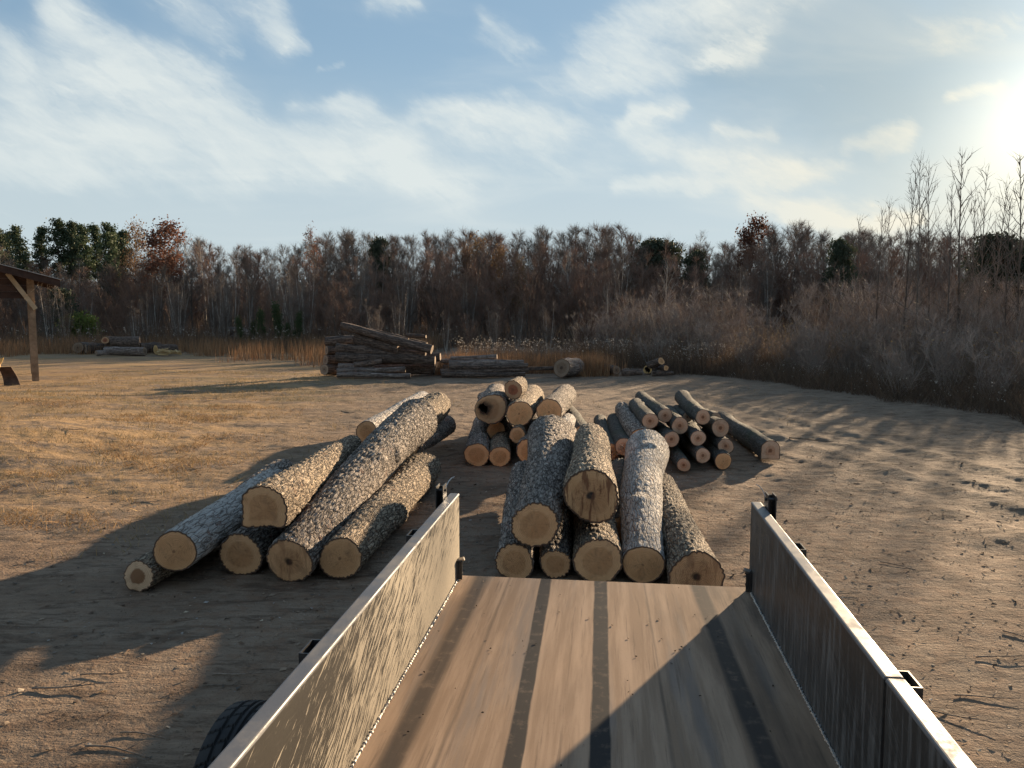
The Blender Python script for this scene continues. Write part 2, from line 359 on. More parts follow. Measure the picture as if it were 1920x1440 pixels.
CUT = {
 'oak': cut_mat('oak_cut'),
 'oak_ring': cut_mat('oak_cut_ringed', (.72, .41, .205), (.68, .375, .18), .8, core=(.33, .17, .085), core_r=.08),
 'heart': cut_mat('dark_heart_cut', (.60, .42, .27), (.25, .135, .07), .5, crack=.2),
 'rot': cut_mat('stained_cut', (.68, .39, .20), (.58, .32, .16), .6, core=(.06, .035, .022), core_r=.2, stain=.35, pith=(.02, .03)),
 'big': cut_mat('big_saw_marked_cut', (.70, .42, .215), (.60, .34, .17), .66, core=(.035, .03, .028), core_r=.17, stain=.8, saw=.9, pith=(0, .0)),
 'pink': cut_mat('pinkish_cut', (.62, .41, .28), (.55, .32, .20), .5, core=(.22, .10, .055), core_r=.22, crack=.4),
 'red': cut_mat('red_heart_cut', (.50, .31, .18), (.36, .14, .08), .55, core=(.22, .09, .05), core_r=.2),
 'hollow': cut_mat('hollow_cut', (.50, .32, .18), (.38, .23, .125), .7, core=(.05, .03, .02), core_r=.45),
 'grey': cut_mat('weathered_cut', (.30, .23, .17), (.25, .18, .13), .6, core=(.09, .06, .045), core_r=.2, crack=1.0),
 'yellow': cut_mat('yellow_split_wood', (.62, .42, .19), (.55, .35, .14), .6),
}
hollow_dark = simple('rotten_hollow_wood', (.035, .024, .017), (.06, .042, .03), 14)
torn_mat = simple('torn_reddish_wood', (.40, .19, .10), (.52, .31, .19), 24, .9)

# ------------------------------------------------------------------ ground
def ruts(X, Y):
    """soft wheel ruts and churned earth, metres"""
    z = np.zeros_like(X)
    for (x0, y0, x1, y1, w, dp) in ((4.5, 7.6, 9.5, 9.2, .16, .022), (4.1, 8.4, 9.2, 10.2, .18, .02), (6.5, 6, 3.2, 25, .25, .03), (8.1, 6, 5.0, 25, .25, .03), (-14, 20, 2, 27, .35, .04), (-14, 22, 2, 28.7, .35, .04)):
        ax, ay = x1 - x0, y1 - y0; L = math.hypot(ax, ay); nx, ny = -ay / L, ax / L
        d = (X - x0) * nx + (Y - y0) * ny + .25 * (fbm(X * .8, Y * .8, 2, 41) - .5); s = ((X - x0) * ax + (Y - y0) * ay) / L / L
        m = np.clip(np.minimum(s, 1 - s) * 6, 0, 1)
        z += m * dp * (np.exp(-((np.abs(d) - w * 1.9) / (w * .7)) ** 2) * .8 - np.exp(-(d / w) ** 2))
    return z
def ground_z(X, Y):
    X = np.asarray(X, float); Y = np.asarray(Y, float)
    fade = np.exp(-((X ** 2 + Y ** 2) / 55 ** 2))
    z = (fbm(X * .35, Y * .35, 3, 1) - .5) * .10 + (fbm(X * 1.7, Y * 1.7, 4, 5) - .5) * .085 + (fbm(X * 7, Y * 7, 3, 9) - .5) * .035
    z = z * fade + ruts(X, Y)
    berm = .32 * np.exp(-(((X + 9.6) / 2.2) ** 2 + ((Y - 14.3) / 3.0) ** 2)) + .25 * np.exp(-(((X + 13.5) / 3) ** 2 + ((Y - 20) / 2.) ** 2))
    near = np.clip((np.hypot(X - .2, Y - 5) - 2.0) / 6, .35, 1)     # driven flat round the trailer and piles
    z = z * near + berm - .02
    far = np.clip((Y - 75) / 130, 0, 1); z = z + far ** 1.3 * 7.0 * np.clip((Y - 60) / 60, 0, 1)
    z = z + np.clip((X - 16) / 60, 0, 1) * 1.0
    return z
def make_ground():
    def axis(lo, hi, fine_lo, fine_hi, step, grow):
        a = list(np.arange(fine_lo, fine_hi, step)); s = step; v = a[-1]
        while v < hi: s *= grow; v += s; a.append(min(v, hi))
        s = step; v = a[0]; left = []
        while v > lo: s *= grow; v -= s; left.append(max(v, lo))
        return np.array(left[::-1] + a)
    xs = axis(-420, 420, -10, 10.5, .05, 1.035); ys = axis(-60, 420, 1.5, 16.5, .045, 1.02)
    X, Y = np.meshgrid(xs, ys); Z = ground_z(X, Y)
    V = np.stack([X, Y, Z], -1).reshape(-1, 3); nx = len(xs); ny = len(ys)
    i = np.arange(ny - 1)[:, None] * nx; j = np.arange(nx - 1)[None]
    Q = np.stack([i + j, i + j + 1, i + nx + j + 1, i + nx + j], -1).reshape(-1, 4)
    me = raw_mesh('ground', V, [Q], smooth=True)
    def f(t, i):
        P = objco(t); x, y, z = t.sep(P)[:3]; A = t.comb(x, y, 0)
        n0 = t.noise(A, .22, 4, .6); n1 = t.noise(A, 1.1, 6, .65); n2 = t.noise(A, 6, 6, .7); n3 = t.noise(A, 38, 4, .7)
        St = t.map(A, (.55, 1.6, 1)); ns = t.noise(St, 3.2, 6, .7, .6)
        c = t.mix(t.ramp(n1, .35, .65), (.190, .132, .090), (.275, .198, .138))
        c = t.mix(t.ramp(n0, .40, .62, 0, .6), c, (.215, .165, .120))
        c = t.mix(t.ramp(ns, .50, .62, 0, .8), c, (.105, .072, .050))
        stx = t.noise(t.map(A, (.8, 5.5, 1), (0, 0, .12)), 2.6, 6, .7, .4); c = t.mix(t.ramp(stx, .52, .66, 0, .7), c, (.115, .080, .056)); c = t.mix(t.ramp(stx, .44, .34, 0, .5), c, (.34, .25, .17))
        c = t.mix(t.ramp(n2, .55, .72, 0, .6), c, (.32, .24, .165))
        # damp churned earth to the right, dry straw over the yard edge to the left and far side
        damp = t.m('MULTIPLY', t.ramp(t.noise(t.map(A, (.6, 1.3, 1)), .55, 5, .62), .50, .64), t.m('MULTIPLY', t.ramp(x, 2.5, 5.5), t.ramp(y, 14, 9)))
        c = t.mix(t.m('MULTIPLY', damp, .6), c, (.10, .075, .058))
        left = t.m('MULTIPLY', t.ramp(t.m('ADD', x, t.m('MULTIPLY', y, .10)), -1.0, -5.5), t.ramp(y, 7.5, 11))
        straw = t.m('MULTIPLY', left, t.ramp(t.m('ADD', t.m('MULTIPLY', t.noise(t.map(A, (.45, 1.5, 1)), .8, 6, .65), .7), t.m('MULTIPLY', n2, .3)), .40, .56))
        c = t.mix(t.m('MULTIPLY', straw, .85), c, t.mix(n3, (.30, .18, .085), (.46, .31, .16)))
        grn = t.m('MULTIPLY', t.ramp(y, 17, 21), t.ramp(t.noise(t.map(A, (.3, 1.2, 1)), .7, 5, .6), .5, .62))
        c = t.mix(t.m('MULTIPLY', t.m('MULTIPLY', grn, .45), t.ramp(x, 0, -8)), c, (.105, .10, .058))
        # wood dust and bark litter round the piles
        lit = t.ramp(t.v('LENGTH', t.v('MULTIPLY', t.v('SUBTRACT', A, (.6, 9.5, 0)), (.16, .13, 0)), out='v'), 1.2, .5)
        c = t.mix(t.m('MULTIPLY', lit, t.ramp(n2, .46, .62, 0, .55)), c, (.20, .115, .070))
        wood = t.ramp(y, 70, 92); c = t.mix(wood, c, t.mix(n1, (.075, .050, .034), (.12, .078, .05)))
        speck = t.vor(A, 17, 'F1'); c = t.mix(t.m('MULTIPLY', t.ramp(speck, .13, .07), t.ramp(n1, .5, .6)), c, (.36, .32, .27))
        sp2 = t.vor(t.map(A, (1, 2.2, 1), (0, 0, .4)), 34, 'F1'); c = t.mix(t.m('MULTIPLY', t.ramp(sp2, .2, .1), .7), c, (.06, .045, .035))
        t.L.new(c, i['Base Color']); i['Roughness'].default_value = .95; i['Specular IOR Level'].default_value = .12
        h = t.m('ADD', t.m('MULTIPLY', n2, 1.0), t.m('ADD', t.m('MULTIPLY', n3, .28), t.m('MULTIPLY', ns, .9)))
        h = t.m('ADD', h, t.m('ADD', t.ramp(speck, .2, .05, 0, .22), t.ramp(sp2, .28, .08, 0, .16)))
        t.L.new(t.bump(h, .8, .05), i['Normal'])
    me.materials.append(mat('dirt', f))
    tag(obj('ground', me), kind='structure')
make_ground()

# ------------------------------------------------------------------ logs
def frame_to(P0, P1):
    x = P1 - P0; L = np.linalg.norm(x); x = x / L
    z = np.array([0, 0, 1.0]) - x * x[2]; z /= np.linalg.norm(z); y = np.cross(z, x)
    M = Matrix(((x[0], y[0], z[0], P0[0]), (x[1], y[1], z[1], P0[1]), (x[2], y[2], z[2], P0[2]), (0, 0, 0, 1)))
    return M, L
LOGN = [0]
def make_log(name, label, a, b, bark='oak', cut='oak', q=1, bend=0., flare=(0, 0), group=None, outline=None, cut2='oak', hole=None, tilt=0., bamp=None, cat='log', ecc=.04):
    """a, b: (px, py, radius px, forward distance) of the near and the far end"""
    LOGN[0] += 1; sd = LOGN[0] * 13; rng = np.random.default_rng(sd)
    P0, P1 = U(a[0], a[1], a[3]), U(b[0], b[1], b[3]); r0, r1 = a[2] / F * a[3], b[2] / F * b[3]
    P0[2] = max(P0[2], r0 * .9); P1[2] = max(P1[2], r1 * .9)
    M, L = frame_to(P0, P1)
    ns = {1: max(40, int(L / .022)), 2: max(20, int(L / .06)), 3: max(8, int(L / .25))}[q]; nt = {1: 110, 2: 52, 3: 16}[q]
    t = np.linspace(0, 1, ns); th = np.arange(nt) * 2 * math.pi / nt
    T, TH = np.meshgrid(t, th, indexing='ij'); X = T * L
    rb = r0 + (r1 - r0) * T + flare[0] * r0 * np.exp(-T * L / .35) + flare[1] * r1 * np.exp(-(1 - T) * L / .4)
    e0 = rng.uniform(0, 6.28, 3)
    low = 1 + ecc * np.cos(2 * (TH - e0[0] - T * .8)) + ecc * .6 * np.cos(3 * (TH - e0[1] + T)) + .03 * np.sin(X * 3.1 + e0[2])
    low = low + .05 * (fbm(X * 1.6 + 50, TH * 0 + 3, 2, sd) - .5)
    if outline is not None: low = low * (outline(TH) * np.exp(-T * L / .9) + (1 - np.exp(-T * L / .9)))
    rm = .5 * (r0 + r1); nc = max(8, int(2 * math.pi * rm / (.045 if bark != 'pale' else .07)))
    ca = TH / (2 * math.pi) * nc
    wx = X / (.15 if bark != 'pale' else .22)
    wa = ca + .5 * np.sin(X * 9 + np.sin(TH * 3) * 1.3) * .6
    amp = bamp if bamp is not None else {'oak': .015, 'oak2': .014, 'pale': .006, 'dark': .004, 'old': .012, 'silver': .008}[bark]
    if q < 3:
        f1, f2 = worley(wx, wa, nc, sd); hgt = np.clip((f2 - f1) * 2.2, 0, 1) * amp
        hgt = hgt + amp * .4 * (vnoise(X * 40, ca * 2.0, sd + 3, per=nc * 2) - .5)
        if q == 1: hgt = hgt + amp * .25 * (vnoise(X * 90, ca * 5.0, sd + 4, per=nc * 5) - .5)
    else: hgt = amp * (vnoise(X * 2.5, ca, sd, per=nc) - .5) * 2.5
    knots = 0
    for _ in range(rng.integers(2, 6)):
        kx, kt, kr = rng.uniform(.15, .9) * L, rng.uniform(0, 6.28), rng.uniform(.06, .12)
        dth = (TH - kt + math.pi) % (2 * math.pi) - math.pi
        knots = knots + .16 * rm * np.exp(-(((X - kx) / kr) ** 2 + (dth * rb / kr) ** 2))
    rr = rb * low + hgt - amp * .5 + knots
    by = bend * np.sin(T * math.pi) * L; bz = .35 * bend * np.sin(T * 2 * math.pi + e0[1]) * L
    ex = .012 * (np.cos(TH - e0[0]) * (T < .5 / ns)) * 0
    V = np.stack([X + ex, by + rr * np.cos(TH), bz + rr * np.sin(TH)], -1)
    i = np.arange(ns - 1)[:, None] * nt; j = np.arange(nt)[None]; j2 = (j + 1) % nt
    Q = np.stack([i + j, i + nt + j, i + nt + j2, i + j2], -1).reshape(-1, 4)
    me = raw_mesh(name, V.reshape(-1, 3), [Q], smooth=(q > 1)); me.materials.append(BARK[bark])
    if q == 1: me.polygons.foreach_set('use_smooth', np.ones(len(me.polygons), dtype=bool))
    o = obj(name, me); o.matrix_world = M; tag(o, label, cat, group)
    for end, cm in ((0, cut), (ns - 1, cut2)):
        ring = V[end]; c = ring.mean(0); K = {1: 14, 2: 8, 3: 4}[q]
        fr = np.linspace(0, 1, K + 1) ** .8
        sg = -1 if end == 0 else 1
        if hole is not None and end == 0:
            hc = c + np.array([0, hole[0] * r0, hole[1] * r0]); hr_ = hole[2] * r0 * (1 + .22 * np.sin(th * 2 + .5) + .12 * np.sin(th * 5) + .08 * np.sin(th * 9 + 1))
            inner = hc + np.stack([th * 0, hr_ * np.cos(th), 1.25 * hr_ * np.sin(th)], -1); f0 = np.linspace(0, 1, K + 1)
            W = inner[None] * (1 - f0)[:, None, None] + ring[None] * f0[:, None, None]; rad = np.repeat(.25 + .75 * f0, nt)
            b_ = MB(); dp = np.array([0, .02, .25, .6])[:, None, None] * np.array([1.0, 0, 0]); sc = np.array([1, .98, .8, .3])[:, None, None]
            TV = (hc + (inner - hc)[None] * sc + dp).reshape(-1, 3); ii = np.arange(3)[:, None] * nt
            b_.add(TV, np.stack([ii + j, ii + j2, ii + nt + j2, ii + nt + j], -1).reshape(-1, 4), [(3 * nt, 3 * nt + q_, 3 * nt + q_ + 1) for q_ in range(1, nt - 1)])
            obj('hollow', b_.mesh('hollow', hollow_dark, True), o)
        else:
            W = c + (ring - c)[None] * fr[:, None, None]; rad = np.repeat(fr, nt)
        if q < 3:
            nz = (fbm(W[..., 1] * 30, W[..., 2] * 9, 2, sd) - .5) * .006; dome = sg * .012 * (1 - np.minimum(1, rad.reshape(K + 1, nt)) ** 2)
            W = W.copy(); W[:-1, :, 0] += (nz + dome)[:-1] + tilt * 0
        ii = np.arange(K)[:, None] * nt
        Qc = np.stack([ii + j, ii + j2, ii + nt + j2, ii + nt + j], -1).reshape(-1, 4) if end == 0 else np.stack([ii + j, ii + nt + j, ii + nt + j2, ii + j2], -1).reshape(-1, 4)
        Qc = Qc[:, ::-1] if end == 0 else Qc[:, ::-1]
        mc = raw_mesh('cut_face', W.reshape(-1, 3), [Qc], {'rad': rad}, smooth=False); mc.materials.append(CUT[cm])
        obj('cut_face', mc, o)
    return o

def squared(TH):
    c, s = np.cos(TH), np.sin(TH)
    a = np.minimum(.92 / np.maximum(np.abs(c), 1e-3), 1.0 / 1)
    flat = np.where(s < 0, .80 / np.maximum(-s, 1e-3), 9)
    side = np.where(c > 0, .90 / np.maximum(c, 1e-3), .98 / np.maximum(-c, 1e-3))
    top = np.full_like(TH, 1.06)
    return np.minimum(np.minimum(np.minimum(flat, side), 1.22), np.where(s > 0, top, 9))
GL = 'big logs of the long pile left of the trailer'
make_log('oak_log', 'smallest log at the end of the left pile, pale ring round a dark heart', (260, 1089, 32, 6.56), (440, 975, 24, 8.3), 'oak2', 'heart', 1, group=GL)
make_log('oak_log', 'log with flaky silvery bark lying next to the smallest one in the left pile', (328, 1034, 40.5, 6.6), (515, 905, 28, 9.4), 'pale', 'oak_ring', 1, group=GL)
make_log('oak_log', 'log with squared flat-bottomed butt lying on top of the left pile', (493, 955, 44, 6.9), (662, 833, 19, 10.2), 'oak2', 'oak', 1, group=GL, outline=squared)
make_log('oak_log', 'shaded log under the square-ended one in the left pile', (451, 1044, 42, 7.0), (640, 905, 30, 10.4), 'oak', 'oak', 1, group=GL)
make_log('oak_log', 'longest thick log of the left pile, with a dark crack in its cut face', (543, 1057, 45, 6.8), (783, 786, 36, 11.3), 'oak', 'rot', 1, bend=.012, group=GL, flare=(0, .12))
make_log('oak_log', 'brown log of the left pile nearest the trailer wall', (639, 1053, 42, 6.9), (795, 878, 32, 10.9), 'oak2', 'oak_ring', 1, group=GL)
make_log('oak_log', 'dark rough log showing only its back behind the square-ended one', (455, 935, 24, 9.0), (528, 882, 24, 10.6), 'oak', 'oak', 1, group=GL)
make_log('oak_log', 'log with peeling whitish bark at the far end of the left pile', (687, 810, 21, 13.3), (792, 752, 20, 16.6), 'pale', 'oak', 1, group=GL)
make_log('oak_log', 'short sunlit log beyond the longest thick log of the left pile', (786, 789, 30, 11.75), (818, 760, 27, 13.6), 'oak2', 'oak', 1, group=GL)
make_log('oak_log', 'log resting on the ground at the back right of the left pile', (762, 838, 24, 11.3), (836, 796, 20, 14.4), 'oak', 'oak', 1, group=GL)
GM = 'big logs of the front pile behind the trailer'
make_log('oak_log', 'grey-barked log on top of the front pile, round pale face, flared far end', (1003, 985, 45, 6.75), (1036, 822, 44, 10.6), 'oak', 'oak', 1, bend=-.01, group=GM, flare=(0, .05))
make_log('oak_log', 'thickest log on the front pile, saw-marked face with a black centre', (1109, 930, 52, 7.0), (1108, 828, 33, 9.7), 'oak2', 'big', 1, group=GM, ecc=.06)
make_log('oak_log', 'log with flaky white bark at the right of the front pile', (1206, 1062, 40, 6.8), (1214, 842, 36, 10.6), 'pale', 'oak_ring', 1, bend=.012, group=GM, flare=(0, .1))
make_log('oak_log', 'bottom left log of the front pile, cut face partly below the bed edge', (965, 1058, 37, 6.85), (984, 892, 29, 9.9), 'oak', 'oak', 1, group=GM)
make_log('oak_log', 'narrow bottom log under the grey-barked top log, face mostly hidden', (1041, 1079, 30, 6.9), (1046, 925, 26, 9.6), 'oak', 'oak', 1, group=GM)
make_log('oak_log', 'broad bottom log below the thickest one in the front pile', (1121, 1088, 44, 6.8), (1112, 925, 33, 9.6), 'oak2', 'oak', 1, group=GM)
make_log('oak_log', 'log with spreading root flare at the right edge of the front pile', (1306, 1094, 42, 6.45), (1238, 905, 24, 9.8), 'oak2', 'rot', 1, group=GM, flare=(.25, 0), ecc=.07)
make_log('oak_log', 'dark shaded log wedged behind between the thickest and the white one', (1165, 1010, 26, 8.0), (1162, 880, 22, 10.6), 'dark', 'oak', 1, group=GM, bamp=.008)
make_log('oak_log', 'short pale-sided log peeking out behind the flared grey-barked one', (1048, 826, 22, 11.3), (1064, 792, 17, 13.2), 'pale', 'oak', 1, group=GM)
GR = 'logs of the middle pile behind the front pile'
make_log('oak_log', 'log with a black hollow in its cut face', (921, 767, 30.5, 13.2), (935, 745, 27, 15.8), 'oak', 'hollow', 2, group=GR, hole=(.48, .05, .24), ecc=.06)
make_log('oak_log', 'thin log lying topmost on the middle pile, red heart in its face', (962, 731, 18, 13.3), (973, 724, 17, 14.2), 'oak2', 'red', 2, group=GR)
make_log('oak_log', 'log in the upper row of the middle pile beside the hollow one', (974, 776, 25, 12.9), (999, 742, 21, 15.6), 'oak2', 'oak_ring', 2, group=GR)
make_log('oak_log', 'upper right log of the middle pile with rough sunlit bark', (1030, 773, 25, 12.8), (1061, 741, 20, 15.6), 'oak', 'oak_ring', 2, group=GR)
make_log('oak_log', 'leftmost bottom log of the middle pile', (894, 853, 23.5, 12.1), (905, 806, 18, 15.6), 'oak', 'oak', 2, group=GR)
make_log('oak_log', 'bottom log between the leftmost one and the thin sawn-off one', (937, 859, 21, 12.1), (944, 812, 17, 15.4), 'oak2', 'oak', 2, group=GR)
make_log('oak_log', 'thin log with a small pale face under the middle of the pile', (970, 816, 15.5, 12.5), (985, 785, 13, 15.4), 'oak2', 'oak', 2, group=GR)
make_log('oak_log', 'log half hidden by the flared grey-barked one, right of the bottom row', (991, 847, 23, 12.1), (1005, 806, 19, 15.4), 'oak', 'oak', 2, group=GR)
make_log('oak_log', 'grey log slanting down at the right of the middle pile', (1094, 815, 19, 12.4), (1066, 773, 15.5, 15.6), 'dark', 'oak', 2, group=GR, bamp=.007)
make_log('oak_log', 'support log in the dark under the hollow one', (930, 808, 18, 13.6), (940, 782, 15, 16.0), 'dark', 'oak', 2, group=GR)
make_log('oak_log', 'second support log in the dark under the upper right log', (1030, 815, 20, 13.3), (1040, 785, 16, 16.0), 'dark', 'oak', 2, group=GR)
GP = 'thin logs of the right pile'
for lab, a, b, bk, ct in (
 ('leftmost log of the right pile, its near end torn', (1146, 846, 14, 12.2), (1125, 789, 12.5, 15.8), 'dark', 'rot'),
 ('second log from the left of the right pile with a broken reddish end', (1171, 838, 17, 12.1), (1152, 788, 14, 15.6), 'dark', 'pink'),
 ('brown-grey log of the right pile with a dark rotten end', (1203, 822, 20, 12.3), (1167, 768, 14, 15.6), 'oak', 'rot'),
 ('upper left round face of the right pile', (1219, 789, 15, 12.6), (1193, 759, 13.5, 15.2), 'dark', 'pink'),
 ('log with a round face just right of the upper left one', (1247, 779, 13.5, 12.9), (1203, 745, 12.5, 16.2), 'dark', 'pink'),
 ('log in the middle of the upper rows of the right pile', (1275, 798, 16, 12.5), (1252, 772, 14, 15.2), 'dark', 'pink'),
 ('log with a cracked face low on the left of the right pile', (1259, 823, 14.5, 12.2), (1226, 799, 14, 14.8), 'dark', 'pink'),
 ('log in the centre of the right pile', (1309, 821, 15, 12.2), (1289, 793, 13, 14.9), 'dark', 'pink'),
 ('topmost log of the right pile', (1318, 783, 14.5, 12.6), (1279, 745, 13.5, 15.8), 'dark', 'pink'),
 ('upper right log of the right pile', (1351, 803, 16.5, 12.5), (1318, 784, 14, 15.0), 'dark', 'pink'),
 ('log third up at the right side of the right pile', (1361, 836, 15, 12.2), (1325, 818, 14, 14.6), 'dark', 'pink'),
 ('bottom log with an oval face in the middle of the right pile', (1318, 854, 14, 11.9), (1276, 826, 13, 14.6), 'dark', 'pink'),
 ('bottom right log of the right pile, face crossed by a crack', (1356, 864, 16.5, 11.9), (1325, 834, 14, 14.6), 'dark', 'oak_ring'),
 ('frontmost small log on the ground of the right pile', (1282, 873, 13.5, 11.7), (1247, 838, 13, 14.4), 'dark', 'pink'),
 ('long log lying alone on the ground to the right of the right pile', (1444, 846, 19, 12.6), (1353, 783, 13, 16.8), 'dark', 'pink'),
 ('stub with a pale split face behind the upper right log', (1342, 782, 9, 13.6), (1322, 774, 9, 15.4), 'dark', 'pink'),
 ('narrow log showing behind the topmost one', (1289, 782, 9, 13.9), (1268, 768, 9, 15.6), 'dark', 'pink')):
    make_log('thin_log', lab, a, b, bk, ct, 2, group=GP, bend=.006, outline=squared if 'alone' in lab else None)
# torn wood hanging from broken ends
def torn(parent_i, px, py, D, n, s):
    rng = np.random.default_rng(px); b = MB(); B = U(px, py, D)
    o = [q for q in bpy.data.objects if q.get('label', '').startswith(parent_i)][0]
    C = B + rng.normal(size=(n, 3)) * (.05 * s, .03, .06 * s)
    b.add(*[blades(C, rng.normal(size=(n, 3)) * (.03, .03, .03) + (.01, -.13, .01), .045, rng)[0]], T=np.arange(n * 3).reshape(-1, 3))
    k = obj('splinters', b.mesh('splinters', torn_mat), o); k.matrix_parent_inverse = o.matrix_world.inverted()
bpy.context.view_layer.update()
torn('leftmost log of the right', 1148, 856, 12.1, 22, .8); torn('second log from', 1170, 840, 12.0, 30, 1.0)

# far piles
GB = 'weathered logs of the tall far pile'
for lab, a, b, bk, ct in (
 ('long log slanting down across the top of the tall far pile', (640, 611, 8, 30.2), (810, 656, 9, 29.6), 'old', 'grey'),
 ('thick short log under the slanting one on the tall far pile', (668, 636, 15, 30.4), (748, 654, 12, 30.0), 'old', 'grey'),
 ('dark log at the upper left of the tall far pile', (612, 641, 10, 31.2), (672, 637, 9, 31.0), 'old', 'grey'),
 ('long log in the third row of the tall far pile, pale left end', (631, 654, 11, 30.2), (798, 667, 9, 30.0), 'old', 'grey'),
 ('long log in the middle row of the tall far pile', (630, 670, 9.5, 29.9), (816, 676, 9, 29.8), 'old', 'grey'),
 ('orange split log in the lower part of the tall far pile', (664, 685, 6, 29.5), (716, 677, 5, 29.7), 'old', 'yellow'),
 ('grey log stub at the lower left of the tall far pile', (634, 687, 6, 29.7), (702, 687, 6, 29.9), 'silver', 'grey'),
 ('pale slim log in the second lowest row of the tall far pile', (632, 696, 5.5, 29.4), (760, 693, 6, 29.4), 'silver', 'grey'),
 ('slim log lying lowest in front of the tall far pile', (632, 703, 5, 29.2), (770, 704, 5, 29.2), 'silver', 'grey'),
 ('log sticking out to the right of the tall far pile', (722, 673, 8, 30.6), (826, 670, 8, 30.4), 'old', 'grey'),
 ('log under the lower end of the slanting one', (742, 652, 8, 30.6), (800, 661, 9, 30.4), 'old', 'grey'),
 ('log lying behind the slanting one near its middle', (690, 620, 6, 31.2), (765, 640, 7, 31.2), 'old', 'grey'),
 ('short stick-like log at the upper right of the tall far pile', (762, 629, 4, 31.0), (799, 631, 4, 30.8), 'old', 'grey'),
 ('short log below the stick-like one at the upper right', (768, 640, 6, 31.0), (800, 647, 6, 30.8), 'old', 'grey'),
 ('dark log stub at the left side of the tall far pile, upper one', (612, 657, 9, 30.8), (645, 657, 9, 31.2), 'old', 'grey'),
 ('dark log stub at the left side of the tall far pile, middle one', (610, 675, 10, 30.6), (645, 675, 9, 31.2), 'old', 'grey'),
 ('dark log stub at the left side of the tall far pile, lower one', (608, 693, 11, 30.4), (640, 694, 10, 31.2), 'old', 'grey'),
 ('shaded log low at the right inside the tall far pile', (690, 694, 10, 30.8), (815, 692, 10, 30.8), 'old', 'grey'),
 ('shaded log filling the heart of the tall far pile', (640, 684, 10, 31.2), (812, 683, 10, 31.2), 'old', 'grey')):
    make_log('weathered_log', lab, a, b, bk, ct, 3, group=GB, bend=.012, cut2='grey')
GB2 = 'silvery logs of the low far pile'
for lab, a, b, bk in (
 ('crooked silvery log lying topmost on the low far pile', (845, 673, 5, 30.4), (932, 669, 5, 30.2), 'silver'),
 ('short grey log at the left top of the low far pile', (826, 677, 4.5, 30.6), (864, 676, 5, 30.6), 'silver'),
 ('long pinkish log in the second row of the low far pile', (842, 682, 7, 30.0), (982, 680, 6, 30.0), 'silver'),
 ('grey log in the middle of the low far pile', (842, 689, 5.5, 29.8), (990, 687, 6, 29.8), 'old'),
 ('shaded log in the lower row of the low far pile', (826, 697, 5.5, 29.8), (992, 694, 6, 29.8), 'old'),
 ('lowest log in front of the low far pile', (828, 703, 5, 29.5), (985, 702, 4.5, 29.5), 'old'),
 ('log hidden at the back of the low far pile', (830, 690, 7, 30.6), (985, 688, 7, 30.6), 'old'),
 ('dark rail-thin log reaching from the low far pile to the standing round', (985, 692, 4, 29.9), (1045, 690, 4, 29.9), 'old')):
    make_log('weathered_log', lab, a, b, bk, 'grey', 3, group=GB2, bend=-.01, cut2='grey')
make_log('log_round', 'thick short log round lying alone right of the low far pile', (1053, 690, 18, 29.4), (1080, 689, 17.5, 30.6), 'silver', 'grey', 3, cut2='grey')
GS = 'old logs at the edge of the weeds'
for lab, a, b, bk, ct in (
 ('brown log behind the reddish grass clump, cut end turned right', (1156, 694, 9, 30.6), (1128, 690, 9, 31.8), 'old', 'grey'),
 ('low dark log right of the reddish grass clump', (1166, 698, 6, 30.5), (1204, 698, 6, 30.5), 'old', 'grey'),
 ('hollow pale-ended log of the small right heap by the weeds', (1214, 693, 9, 30.9), (1226, 690, 8, 32.2), 'old', 'yellow'),
 ('upper log of the small right heap by the weeds', (1240, 677, 8, 30.4), (1218, 685, 8, 31.0), 'old', 'oak'),
 ('little log with a round face at the right of the small heap', (1249, 690, 5.5, 30.2), (1236, 688, 5, 31.4), 'old', 'oak'),
 ('flat log under the small right heap by the weeds', (1222, 700, 5, 30.2), (1262, 700, 4, 30.3), 'old', 'grey')):
    make_log('old_log', lab, a, b, bk, ct, 3, group=GS, hole=(0, 0, .5) if 'hollow' in lab else None, cut2='grey')
GO = 'rotting logs of the old heap far left'
for lab, a, b, bk, ct in (
 ('dark root-end log at the left of the old heap', (146, 652, 11, 47.5), (176, 650, 9, 50), 'old', 'grey'),
 ('log with a round dark end on top of the old heap', (197, 638, 7.5, 47.5), (215, 637, 7, 49), 'old', 'red'),
 ('thick log lying across the top of the old heap', (208, 641, 11, 47), (262, 642, 11, 47.5), 'old', 'grey'),
 ('long grey log at the foot of the old heap', (197, 658, 8, 45.6), (272, 659, 8, 45.4), 'silver', 'grey'),
 ('small log stub at the near foot of the old heap', (180, 662, 5, 45), (205, 661, 5, 45.6), 'silver', 'grey'),
 ('brown log under the thick one in the old heap', (160, 654, 9, 47.5), (205, 652, 9, 48.5), 'old', 'grey'),
 ('log with a bright yellow split face at the right of the old heap', (292, 656, 10, 46), (330, 654, 8, 47), 'old', 'yellow'),
 ('log behind the yellow split one in the old heap', (262, 653, 10, 47.5), (300, 651, 9, 48.5), 'old', 'grey')):
    o = make_log('rotting_log', lab, a, b, bk, ct, 3, group=GO, cut2='yellow' if 'yellow' in lab else 'grey')
rngy = np.random.default_rng(4); b = MB()
for _ in range(12):
    c_ = U(rngy.uniform(300, 332), rngy.uniform(654, 666), 45.4); e_ = Matrix.Translation(Vector(c_)) @ Matrix.Rotation(rngy.normal() * .5, 4, 'Z') @ Matrix.Rotation(rngy.normal() * .12, 4, 'Y') @ Matrix.Rotation(rngy.uniform(0, 3), 4, 'X')
    l_, w_ = rngy.uniform(.15, .5), rngy.uniform(.025, .06); b.box(-l_, l_, -w_, w_, -w_ * .6, w_ * .6, np.array(e_))
